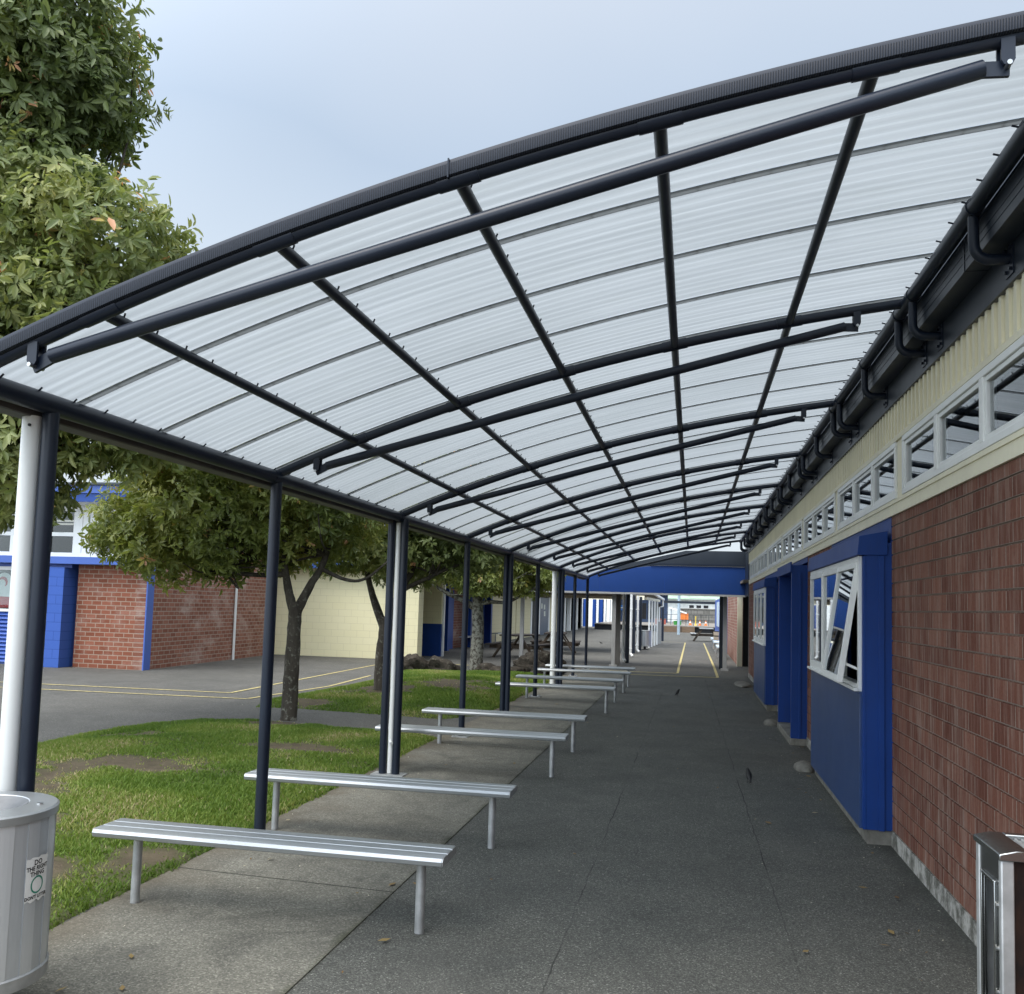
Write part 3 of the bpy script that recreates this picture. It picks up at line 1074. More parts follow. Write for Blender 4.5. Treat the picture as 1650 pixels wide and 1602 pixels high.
for lp in tr.data.loops:
    k, j = divmod(lp.vertex_index, n8)
    uvl.data[lp.index].uv = (lens[k], (PR[j][1] + 0.006) / 0.072)
MB().hexa([(-0.873, YF - 0.0485, az(-0.873) - 0.010), (-0.868, YF - 0.0485, az(-0.868) - 0.010), (-0.868, YF + 0.03, az(-0.868) - 0.010), (-0.873, YF + 0.03, az(-0.873) - 0.010),
           (-0.873, YF - 0.0485, az(-0.873) + 0.060), (-0.868, YF - 0.0485, az(-0.868) + 0.060), (-0.868, YF + 0.03, az(-0.868) + 0.060), (-0.873, YF + 0.03, az(-0.873) + 0.060)]).build("trim_joint", 'steel', canopy)

# roof sheets, four to a bay, with dark grey joint strips
XS0, XS1 = -2.93, 1.315
edges = [YF]
for a, b in zip(RY[:-1], RY[1:]):
    for k in range(1, 5):
        edges.append(a + (b - a) * k / 4)
NX = 30
sx = np.linspace(XS0, XS1, NX)
for e0, e1 in zip(edges[:-1], edges[1:]):
    ny = 9 * 6
    m = MB()
    for iy in range(ny + 1):
        t = iy / ny
        y = e0 + 0.013 + (e1 - e0 - 0.026) * t
        dz = 0.004 * math.cos(2 * math.pi * 9 * t)
        for x in sx:
            m.v.append((x, y, az(x) + 0.044 + dz))
    for iy in range(ny):
        for ix in range(NX - 1):
            a = iy * NX + ix
            m.f.append((a, a + 1, a + NX + 1, a + NX))
    m.build("roof_sheet", 'sheet', canopy, ang=70)
for e in edges[1:-1]:
    m = MB()
    for dz0, dz1, hw in ((0.036, 0.043, 0.020),):
        for k in range(NX - 1):
            x0, x1 = sx[k], sx[k + 1]
            m.hexa([(x0, e - hw, az(x0) + dz0), (x1, e - hw, az(x1) + dz0), (x1, e + hw, az(x1) + dz0), (x0, e + hw, az(x0) + dz0),
                    (x0, e - hw, az(x0) + dz1), (x1, e - hw, az(x1) + dz1), (x1, e + hw, az(x1) + dz1), (x0, e + hw, az(x0) + dz1)])
    m.build("joint_strip", 'joiner', canopy)


def post(x, y, plate=True, r=0.0385):
    p = MB().tube([(x, y, 0.006), (x, y, ZB - 0.02)], r, 18).build("post", 'steel', canopy)
    if plate:
        pm = bx(x - 0.10, x + 0.10, y - 0.10, y + 0.10, 0.006, 0.018)
        for a in (-0.075, 0.075):
            for b in (-0.075, 0.075):
                pm.tube([(x + a, y + b, 0.018), (x + a, y + b, 0.045)], 0.011, 6)
        pm.build("base_plate", 'galv', p)


def pipe(x, y, r, dz=0.0):
    mb = MB().tube([(x, y, 0.02), (x, y, ZB - 0.055 + dz)], r, 16)
    o = mb.build("downpipe", 'white_pipe', canopy)
    for z in (0.5, 1.5):
        pass
    return o


post(-2.818, 3.518, False, 0.0355)
d1 = pipe(-2.897, 3.50, 0.041)
MB().tube([(-2.897 + 0.02, 3.457, ZB - 0.10), (-2.897 + 0.02, 3.463, ZB - 0.10)], 0.007, 8).build("vent_hole", 'black', d1)
for k in range(2, 10):
    y = RY[k - 1]
    if k == 3:
        post(-2.895, y - 0.01, False)
        post(-2.765, y - 0.01, False)
        bx(-2.99, -2.67, y - 0.09, y + 0.08, 0.006, 0.016).build("base_plate", 'galv', canopy)
        d = pipe(-2.828, y + 0.0, 0.026)
        MB().tube([(-2.828, y - 0.02, 0.32), (-2.80, y - 0.06, 0.31)], 0.016, 10).build("pipe_clip", 'white_pipe', d)
    elif k == 5:
        post(-2.862, y, False)
        post(-2.785, y, False)
    elif k == 7:
        post(-2.80, y, False)
        post(-2.728, y, False)
        pipe(-2.905, y, 0.055)
    else:
        post(XB, y)

# ------------------------------------------------------------------ school block on the right
XW = 1.44
school = thing("school_building", (XW, 0, 0), "long red block school building on the right with cream and blue trim", "building")
BAYS = [(7.12, 10.06), (16.15, 19.05)]
DOOR = (12.12, 13.92)
Y0, Y1 = -3.0, 24.3
segs = []
cur = Y0
for a, b in (BAYS[0], DOOR, BAYS[1]):
    segs.append((cur, a))
    cur = b
segs.append((cur, Y1))
for (a, b) in segs:
    m = MB()
    m.box(XW + 0.009, XW + 0.19, a, b, 0.0, 2.39)
    z = 0.1165
    while z < 2.37:
        m.box(XW, XW + 0.0085, a, b, z, min(z + 0.0965, 2.389))
        z += 0.105
    m.build("block_wall", 'block', school, bevel=0.002)
    bx(XW - 0.006, XW + 0.008, a, b, -0.02, 0.113).build("plinth", 'plinth', school)
# cream board over the blocks, cladding, and the trims
m = MB()
m.box(XW - 0.014, XW + 0.19, Y0, Y1, 2.391, 2.50)
m.box(XW - 0.022, XW - 0.0145, Y0, Y1, 2.470, 2.497)
m.box(XW - 0.022, XW + 0.10, Y0, Y1, 2.915, 2.95)
m.build("lintel_board", 'cream', school)
m = MB()
m.box(XW - 0.006, XW + 0.10, Y0, Y1, 2.951, 3.215)
y = Y0 + 0.02
while y < Y1:
    m.box(XW - 0.022, XW - 0.0065, y, y + 0.035, 2.951, 3.215)
    y += 0.105
m.build("cladding", 'cream', school)
WB = [(4.02 + 2.865 * k, 4.02 + 2.865 * k + 2.66) for k in range(-1, 7)]
m = MB()
for (a, b), (c, d) in zip(WB[:-1], WB[1:]):
    m.box(XW - 0.008, XW + 0.09, b + 0.005, c - 0.005, 2.501, 2.914)
m.build("window_mullion", 'cream', school)
for (a, b) in WB:
    if a > Y1 - 2.6:
        continue
    m = MB()
    xa, xb = XW - 0.022, XW + 0.05
    z0, z1 = 2.502, 2.913
    m.box(xa, xb, a, b, z0, z0 + 0.04)
    m.box(xa, xb, a, b, z1 - 0.04, z1)
    L = (b - a) / 3
    for k in range(4):
        yy = a + k * L
        hw = 0.045 if k in (0, 3) else 0.03
        lo = yy if k == 0 else (yy - hw if k < 3 else yy - hw)
        hi = yy + hw if k < 3 else yy
        m.box(xa, xb, lo, hi, z0 + 0.0405, z1 - 0.0405)
    wo = m.build("window", 'white', school, bevel=0.003)
    sm = MB()
    for k in range(3):
        lo = a + k * L + (0.046 if k == 0 else 0.031)
        hi = a + (k + 1) * L - (0.046 if k == 2 else 0.031)
        x0, x1 = XW - 0.012, XW + 0.03
        zz0, zz1 = z0 + 0.042, z1 - 0.042
        t = 0.028
        sm.box(x0, x1, lo, hi, zz0, zz0 + t)
        sm.box(x0, x1, lo, hi, zz1 - t, zz1)
        sm.box(x0, x1, lo, lo + t, zz0 + t + .0004, zz1 - t - .0004)
        sm.box(x0, x1, hi - t, hi, zz0 + t + .0004, zz1 - t - .0004)
    sm.build("sash", 'white', wo, bevel=0.003)
    bx(XW + 0.006, XW + 0.012, a + 0.05, b - 0.05, z0 + 0.05, z1 - 0.05).build("pane", 'glass', wo, smooth=False)
# fascia and gutter
m = MB()
m.box(XFASC, XFASC + 0.03, Y0, Y1, 3.19, 3.62)
y = 2.6
m.build("fascia_board", 'gutter_dark', school)
m = MB()
prof = [(1.296, 3.362), (1.296, 3.52), (1.306, 3.532), (1.306, 3.52), (1.304, 3.369), (1.398, 3.369), (1.398, 3.52), (1.403, 3.52), (1.403, 3.362)]
m.prism(prof, lambda u, v: (u, Y0, v), lambda u, v: (u, Y1, v))
for z in (3.41, 3.45):
    m.box(1.2935, 1.2958, Y0, Y1, z, z + 0.004)
y = 2.0
while y < Y1:
    m.box(1.292, 1.4035, y - 0.012, y + 0.012, 3.3595, 3.525)
    y += 1.36
m.build("gutter", 'gutter_dark', school, ang=20)
m = MB()
m.hexa([(1.36, Y0, 3.63), (9, Y0, 4.6), (9, Y1, 4.6), (1.36, Y1, 3.63), (1.36, Y0, 3.68), (9, Y0, 4.66), (9, Y1, 4.66), (1.36, Y1, 3.68)])
m.build("roof", 'roof_iron', school)
m = MB()
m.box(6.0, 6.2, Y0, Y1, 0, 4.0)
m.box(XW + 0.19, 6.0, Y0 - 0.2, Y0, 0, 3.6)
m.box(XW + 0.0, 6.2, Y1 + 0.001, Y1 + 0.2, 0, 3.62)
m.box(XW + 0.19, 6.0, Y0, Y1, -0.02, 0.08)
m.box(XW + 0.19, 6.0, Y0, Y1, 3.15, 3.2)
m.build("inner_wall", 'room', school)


def bay(a, b, open_sash):
    """projecting blue window box with a hood"""
    xf = 1.232
    side = MB()
    side.box(xf + 0.03, XW + 0.19, a + 0.003, a + 0.045, 0.105, 2.20)
    side.box(xf + 0.03, XW + 0.19, b - 0.045, b - 0.003, 0.105, 2.20)
    # cover strip on the near cheek
    side.box(xf + 0.115, xf + 0.155, a - 0.012, a + 0.0025, 0.103, 2.10)
    side.box(xf + 0.008, xf + 0.03, a + 0.002, a + 0.060, 0.105, 2.10)
    side.box(xf + 0.008, xf + 0.03, b - 0.06, b - 0.002, 0.105, 2.10)
    side.box(xf + 0.03, XW + 0.19, a + 0.046, b - 0.046, 2.105, 2.20)
    bx(XW - 0.003, XW + 0.19, a + 0.001, b - 0.001, 2.2005, 2.3895).build("head_board", 'blue', school)
    bo = side.build("window_bay", 'blue', school, bevel=0.002)
    pn = bx(xf - 0.006, xf + 0.03, a + 0.062, b - 0.062, 0.10, 1.075)
    pn.box(xf - 0.010, xf + 0.04, a + 0.055, b - 0.055, 1.0755, 1.092)
    pn.build("front_panel", 'blue_panel', bo, bevel=0.003)
    hd = MB()
    prof = [(xf - 0.035, 2.105), (xf - 0.022, 2.245), (XW - 0.03, 2.285), (XW - 0.03, 2.105)]
    hd.prism(prof, lambda u, v: (u, a - 0.015, v), lambda u, v: (u, b + 0.015, v))
    hd.build("hood", 'blue', bo, bevel=0.003)
    hd2 = bx(xf - 0.036, xf - 0.0355, a + 1.6, a + 1.606, 2.11, 2.24)
    ft = bx(xf + 0.04, XW + 0.0, a + 0.02, b - 0.02, -0.02, 0.1035)
    ft.build("footing", 'concrete', bo)
    # window frame
    x0, x1 = xf - 0.016, xf + 0.055
    z0, z1 = 1.094, 2.10
    fm = MB()
    fm.box(x0, x1, a + 0.06, b - 0.06, z0, z0 + 0.05)
    fm.box(x0, x1, a + 0.06, b - 0.06, z1 - 0.04, z1)
    fm.box(x0, x1, a + 0.06, a + 0.105, z0 + 0.0505, z1 - 0.0405)
    fm.box(x0, x1, b - 0.105, b - 0.06, z0 + 0.0505, z1 - 0.0405)
    L = (b - a - 0.21) / 3
    for k in (1, 2):
        yy = a + 0.105 + k * L
        fm.box(x0, x1, yy - 0.025, yy + 0.025, z0 + 0.0505, z1 - 0.0405)
    fm.box(x0 - 0.03, x0 - 0.0005, a + 0.05, b - 0.05, z0 - 0.0, z0 + 0.022)
    fo = fm.build("window_frame", 'white', bo, bevel=0.003)
    for k in range(3):
        lo = a + 0.105 + k * L + (0.001 if k == 0 else 0.026)
        hi = a + 0.105 + (k + 1) * L - (0.001 if k == 2 else 0.026)
        zz0, zz1 = z0 + 0.052, z1 - 0.042
        t = 0.045
        sm = MB()
        X0, X1 = x0 - 0.008, x0 + 0.032
        pts = [(lo, hi, zz0, zz0 + t), (lo, hi, zz1 - t, zz1), (lo, lo + t, zz0 + t + .0005, zz1 - t - .0005), (hi - t, hi, zz0 + t + .0005, zz1 - t - .0005)]
        gm = MB()
        for (p, q, r, s) in pts:
            sm.box(X0, X1, p, q, r, s)
        gm.box(X0 + 0.016, X0 + 0.022, lo + t, hi - t, zz0 + t, zz1 - t)
        ang = R(8.5) if (open_sash and k == 0) else 0
        if ang:
            ca, sa = math.cos(ang), math.sin(ang)
            for mm in (sm, gm):
                nv = []
                for (x, y, z) in mm.v:
                    dx, dz = x - X0, z - zz1
                    nv.append((X0 + dx * ca + dz * sa, y, zz1 - dx * sa + dz * ca))
                mm.v = nv
            if k == 0:
                sm.beam((xf + 0.01, lo + 0.02, zz0 + 0.10), (xf - 0.13, lo + 0.03, zz0 + 0.16), 0.012, 0.02)
        # open top-hung sash and its glass
        sm.build("sash", 'white', bo, bevel=0.003)
        gm.build("pane", 'glass', bo, smooth=False)
    return bo


bay(*BAYS[0], True)
bay(*BAYS[1], False)
# inside the near bay: a bench top with books and a chair back, seen through the open light
bx(1.64, 2.3, 7.4, 9.8, 0.95, 1.0).build("inside_counter", 'wood_mid', school)

# blue door surround
a, b = DOOR
m = MB()
xf = 1.245
m.box(xf, XW + 0.35, a, a + 0.07, 0.085, 2.28)
m.box(xf, XW + 0.35, b - 0.07, b, 0.085, 2.28)
m.box(xf, XW + 0.35, a + 0.0702, b - 0.0702, 2.20, 2.28)
m.box(xf - 0.02, xf - 0.0005, a - 0.02, b + 0.02, 2.19, 2.32)
m.box(xf + 0.09, xf + 0.12, a - 0.014, a - 0.0005, 0.085, 2.19)
bx(XW - 0.003, XW + 0.19, a + 0.001, b - 0.001, 2.3205, 2.3895).build("head_board", 'blue', school)
ds = m.build("door_surround", 'blue', school, bevel=0.003)
m = bx(XW + 0.28, XW + 0.33, a + 0.0705, b - 0.0705, 0.10, 2.199)
m.box(XW + 0.268, XW + 0.2795, (a + b) / 2 - 0.035, (a + b) / 2 + 0.035, 0.10, 2.198)
dr = m.build("door", 'blue', ds, bevel=0.003)
MB().tube([(XW + 0.24, a + 0.75, 1.0), (XW + 0.24, a + 0.75, 1.2)], 0.012, 8).build("door_handle", 'inox', ds)
bx(xf - 0.01, XW + 0.35, a - 0.005, b + 0.005, -0.02, 0.083).build("door_step", 'concrete', ds, bevel=0.01)


# ------------------------------------------------------------------ small concrete lumps at the wall foot
def lump(x, y, r, label):
    m = MB().ball((x, y, 0.01), (r[0], r[1], r[2]), 14, 8, 0.06)
    m.v = [(p[0], p[1], max(p[2], -0.03)) for p in m.v]
    o = m.build("concrete_lump", 'concrete', loc=(x, y, 0), ang=60)
    return tag(o, label, "concrete", "concrete lumps along the wall foot")


lump(1.20, 10.30, (0.11, 0.24, 0.075), "low rounded concrete lump at the foot of the near window bay")
lump(1.18, 14.22, (0.11, 0.22, 0.07), "low rounded concrete lump beside the blue door step")
lump(1.15, 21.6, (0.20, 0.75, 0.06), "wide flat concrete lump past the second window bay")


# ------------------------------------------------------------------ benches
def make_bench(y):
    root = thing("bench", (-2.12, y, 0), "aluminium bench nearest the camera, across the concrete strip", "bench", "aluminium benches under the canopy")
    top = 0.41
    w2 = 0.132
    prof = [(-w2, top - 0.040), (-w2 - 0.004, top - 0.020), (-w2 + 0.004, top - 0.004), (-w2 + 0.014, top)]
    for gx in (-0.045, 0.045):
        prof += [(gx - 0.006, top), (gx - 0.004, top - 0.006), (gx + 0.004, top - 0.006), (gx + 0.006, top)]
    for gx in ():
        pass
    prof += [(w2 - 0.014, top), (w2 - 0.004, top - 0.004), (w2 + 0.004, top - 0.020), (w2, top - 0.040), (w2 - 0.012, top - 0.046), (-w2 + 0.012, top - 0.046)]
    x0, x1 = -3.10, -1.185
    MB().prism(prof, lambda u, v: (x0, y + u, v), lambda u, v: (x1, y + u, v)).build("seat", 'alu', root, ang=25)
    capp = [(u * 0.97, top - 0.023 + (v - (top - 0.023)) * 0.94) for u, v in prof]
    for xe, s in ((x0, -1), (x1, 1)):
        MB().prism(capp, lambda u, v: (xe, y + u, v), lambda u, v: (xe + 0.006 * s, y + u, v)).build("end_cap", 'galv', root)
    for xl in (-2.915, -1.325):
        mb = MB().tube([(xl, y, -0.01), (xl, y, top - 0.047)], 0.0245, 16)
        lg = mb.build("leg", 'galv', root)
        bx(xl - 0.05, xl + 0.05, y - 0.09, y + 0.09, top - 0.054, top - 0.0465).build("seat_bracket", 'galv', lg)
    return root


BY = [4.53, 6.20, 8.92, 10.53, 14.60, 16.33, 18.32, 19.72]
BL = ["aluminium bench second from the camera, beside the second navy post",
      "aluminium bench at the double post with the white pipe between",
      "aluminium bench fourth from the camera, by the near grass corner",
      "aluminium bench just beyond the second double post",
      "sixth aluminium bench from the camera, by the farther lawn",
      "aluminium bench second from the far end of the row",
      "aluminium bench farthest from the camera in the row"]
b0 = make_bench(BY[0])
for y, l in zip(BY[1:], BL):
    dup(b0, (-2.12, y, 0), l)


# ------------------------------------------------------------------ litter bins
def text_mesh(body, size):
    cu = bpy.data.curves.new("lettering", 'FONT')
    cu.body = body
    cu.size = size
    cu.align_x = 'CENTER'
    cu.align_y = 'CENTER'
    cu.resolution_u = 2
    cu.offset = 0.0007
    ob = bpy.data.objects.new("lettering", cu)
    COL.objects.link(ob)
    dg = bpy.context.evaluated_depsgraph_get()
    me = bpy.data.meshes.new_from_object(ob.evaluated_get(dg))
    vs = [tuple(v.co) for v in me.vertices]
    fs = [tuple(p.vertices) for p in me.polygons]
    bpy.data.objects.remove(ob)
    bpy.data.meshes.remove(me)
    return vs, fs


def litter_bin(cx, cy, zb, zt, r, label, sticker, staves=30):
    root = thing("litter_bin", (cx, cy, 0), label, "bin", "round metal litter bins")
    m = MB()
    att = []
    for k in range(staves):
        a0 = 2 * math.pi * k / staves
        a1 = 2 * math.pi * (k + 1) / staves
        t = random.random()
        rr = r + (0.003 if k % 2 else 0.0)
        sub = 3
        for q in range(sub):
            p0 = a0 + (a1 - a0) * q / sub
            p1 = a0 + (a1 - a0) * (q + 1) / sub
            m.quad((cx + rr * math.cos(p0), cy + rr * math.sin(p0), zb + 0.05), (cx + rr * math.cos(p1), cy + rr * math.sin(p1), zb + 0.05),
                   (cx + rr * math.cos(p1), cy + rr * math.sin(p1), zt - 0.03), (cx + rr * math.cos(p0), cy + rr * math.sin(p0), zt - 0.03))
            att.append(t if k % 2 else t * 0.5)
        # the step between two staves
        r2 = r + (0.003 if (k + 1) % 2 else 0.0)
        m.quad((cx + rr * math.cos(a1), cy + rr * math.sin(a1), zb + 0.05), (cx + r2 * math.cos(a1), cy + r2 * math.sin(a1), zb + 0.05),
               (cx + r2 * math.cos(a1), cy + r2 * math.sin(a1), zt - 0.03), (cx + rr * math.cos(a1), cy + rr * math.sin(a1), zt - 0.03))
        att.append(0.0)
    m.att = att
    m.build("bin_body", 'stave', root, smooth=False)
    MB().lathe([(0.02, zb + 0.01), (r - 0.004, zb), (r + 0.007, zb + 0.004), (r + 0.009, zb + 0.05), (r + 0.002, zb + 0.056), (r - 0.02, zb + 0.05), (0.02, zb + 0.05)], (cx, cy, 0), 64).build("base_band", 'galv', root)
    MB().lathe([(r - 0.01, zt - 0.035), (r + 0.010, zt - 0.035), (r + 0.012, zt - 0.006), (r + 0.004, zt), (r - 0.095, zt + 0.006), (r - 0.10, zt + 0.002), (r - 0.10, zt - 0.01)], (cx, cy, 0), 64).build("rim", 'alu', root)
    MB().lathe([(r - 0.10, zt + 0.004), (r - 0.135, zt - 0.02), (0.075, zt - 0.06), (0.07, zt - 0.09), (0.078, zt - 0.09), (r - 0.13, zt - 0.03), (r - 0.098, zt - 0.008)], (cx, cy, 0), 48).build("funnel", simple("dull_grey_steel", (0.16, 0.165, 0.17), 0.5, 0.5, 0.25, 8), root)
    MB().tube([(cx, cy, zt - 0.14), (cx, cy, zt - 0.135)], r - 0.02, 32).build("inner_lid", 'black', root)
    MB().tube([(cx, cy, 0.0), (cx, cy, 0.02), (cx, cy, 0.021), (cx, cy, zb - 0.02), (cx, cy, zb + 0.01)], [0.13, 0.13, 0.05, 0.05, 0.14], 20).build("pedestal", 'rubber', root)
    for an in (0.35, 2.4, 4.5):
        rr = r - 0.05
        MB().tube([(cx + rr * math.cos(an), cy + rr * math.sin(an), zt), (cx + rr * math.cos(an), cy + rr * math.sin(an), zt + 0.009)], 0.012, 10).build("rivet", 'bolt', root)
    if sticker:
        az0, zc = sticker
        R1 = r + 0.0048

        def wrap(u, v, off=0.0):
            th = az0 + u / R1
            return (cx + (R1 + off) * math.cos(th), cy + (R1 + off) * math.sin(th), zc + v)
        sm = MB()
        W, H = 0.058, 0.082
        nn = 8
        for k in range(nn):
            u0, u1 = -W + 2 * W * k / nn, -W + 2 * W * (k + 1) / nn
            e0 = 0.006 * math.sin(k * 2.1)
            e1 = 0.006 * math.sin((k + 1) * 2.1)
            sm.quad(wrap(u0, -H + e0), wrap(u1, -H + e1), wrap(u1, H - e1 * 0.6), wrap(u0, H - e0 * 0.6))
        so = sm.build("sticker", 'sticker', root, smooth=False)
        for rows in ((("DO", 0.027, 0.062), ("THE RIGHT", 0.022, 0.041), ("THING", 0.024, 0.020)), (("DON'T LITTER", 0.0178, -0.067),)):
            lm = MB()
            for body, size, v in rows:
                vs, fs = text_mesh(body, size)
                i = len(lm.v)
                lm.v += [wrap(x, y + v, 0.0008) for x, y, z in vs]
                lm.f += [tuple(i + q for q in f) for f in fs]
            lm.build("lettering", 'ink', so, smooth=False)
        em = MB()
        for k in range(40):
            a0, a1 = 2 * math.pi * k / 40, 2 * math.pi * (k + 1) / 40
            ro, ri = 0.033, 0.027
            em.quad(wrap(ri * math.cos(a0), -0.022 + ri * math.sin(a0), 0.0008), wrap(ro * math.cos(a0), -0.022 + ro * math.sin(a0), 0.0008),
                    wrap(ro * math.cos(a1), -0.022 + ro * math.sin(a1), 0.0008), wrap(ri * math.cos(a1), -0.022 + ri * math.sin(a1), 0.0008))
        em.build("emblem", 'ink_green', so, smooth=False)
    return root


litter_bin(-2.72, 3.16, 0.155, 0.812, 0.262, "round aluminium litter bin with a torn anti-litter sticker, beside the nearest posts", (R(0), 0.555))
litter_bin(-1.93, 38.5, 0.14, 0.80, 0.26, "plain round metal litter bin in the distance beside the white posts", None)

# ------------------------------------------------------------------ stainless cabinet at the near right corner
cb = thing("steel_cabinet", (1.15, 2.85, 0), "stainless steel cabinet with a dark smoked front, against the red block wall", "cabinet")
X0, X1, Ya, Yb, ZT = 0.862, 1.425, 2.84, 3.075, 1.005
m = MB()
m.box(X0, X0 + 0.035, Ya, Ya + 0.025, 0.02, ZT - 0.03)
m.box(X1 - 0.035, X1, Ya, Ya + 0.025, 0.02, ZT - 0.03)
m.box(X0, X0 + 0.02, Yb - 0.03, Yb, 0.02, ZT - 0.03)
m.box(X1 - 0.02, X1, Yb - 0.03, Yb, 0.02, ZT - 0.03)
m.box(X0 + 0.021, X1 - 0.021, Yb - 0.015, Yb - 0.002, 0.02, ZT - 0.03)
m.build("frame", 'galv', cb, bevel=0.004)
m = MB()
m.box(X0 + 0.004, X0 + 0.014, Ya + 0.0255, Yb - 0.0305, 0.02, 0.52)
m.box(X0 + 0.004, X0 + 0.014, Ya + 0.0255, Yb - 0.0305, 0.90, ZT - 0.03)
m.box(X0 + 0.004, X0 + 0.014, Ya + 0.0255, Ya + 0.055, 0.5205, 0.8995)
m.box(X0 + 0.004, X0 + 0.014, Yb - 0.060, Yb - 0.0305, 0.5205, 0.8995)
m.box(X0 + 0.09, X0 + 0.10, Ya + 0.026, Yb - 0.031, 0.45, 0.95)
m.build("side_panel", 'inox', cb, bevel=0.003)
m = MB()
for (y0, y1, z0, z1) in ((Ya + 0.050, Ya + 0.060, 0.515, 0.905), (Yb - 0.065, Yb - 0.055, 0.515, 0.905), (Ya + 0.0605, Yb - 0.0655, 0.515, 0.525), (Ya + 0.0605, Yb - 0.0655, 0.895, 0.905)):
    m.box(X0 - 0.004, X0 + 0.0038, y0, y1, z0, z1)
m.build("hatch_frame", 'inox', cb, bevel=0.002)
bx(X0 + 0.036, X1 - 0.036, Ya + 0.008, Ya + 0.018, 0.02, ZT - 0.03).build("front_panel", 'smoked', cb)
m = MB()
prof = [(X0 - 0.006, ZT - 0.03), (X0 - 0.006, ZT - 0.012), (X0 + 0.04, ZT + 0.0), (X0 + 0.075, ZT), (X0 + 0.075, ZT - 0.03)]
m.prism(prof, lambda u, v: (u, Ya - 0.006, v), lambda u, v: (u, Yb + 0.004, v))
m.box(X0 + 0.0755, X1, Ya - 0.006, Ya + 0.03, ZT - 0.03, ZT)
m.box(X0 + 0.0755, X1, Yb - 0.03, Yb + 0.004, ZT - 0.03, ZT)
m.build("top_edge", 'inox', cb, bevel=0.003)
m = bx(X0 + 0.076, X1 - 0.001, Ya + 0.031, Yb - 0.031, ZT - 0.028, ZT - 0.015)
for k in range(24):
    x = X0 + 0.09 + k * 0.019
    m.tube([(x, Ya + 0.032, ZT - 0.012), (x + 0.012, Yb - 0.032, ZT - 0.012)], 0.004, 6)
m.build("top_grille", 'galv', cb)
m = MB()
for z in (0.60, 0.72, 0.84):
    m.tube([(X0 - 0.003, Ya + 0.043, z), (X0 + 0.004, Ya + 0.043, z)], 0.006, 8)
m.build("rivets", 'bolt', cb)
cb.children[-1].name = "rivet_row"


# ------------------------------------------------------------------ trees
def limb(m, pts, r0, r1, n=10, jit=0.07, sub=5):
    P = [Vector(p) for p in pts]
    out = []
    for k in range(len(P) - 1):
        a, b = P[k], P[k + 1]
        pa = P[k - 1] if k else a - (b - a)
        pb = P[k + 2] if k + 2 < len(P) else b + (b - a)
        for q in range(sub):
            t = q / sub
            out.append(0.5 * ((2 * a) + (b - pa) * t + (2 * pa - 5 * a + 4 * b - pb) * t * t + (3 * a - pa - 3 * b + pb) * t ** 3))
    out.append(P[-1])
    rs = [r0 + (r1 - r0) * (k / (len(out) - 1)) ** 0.8 for k in range(len(out))]
    m.tube(out, rs, n, True, jit)


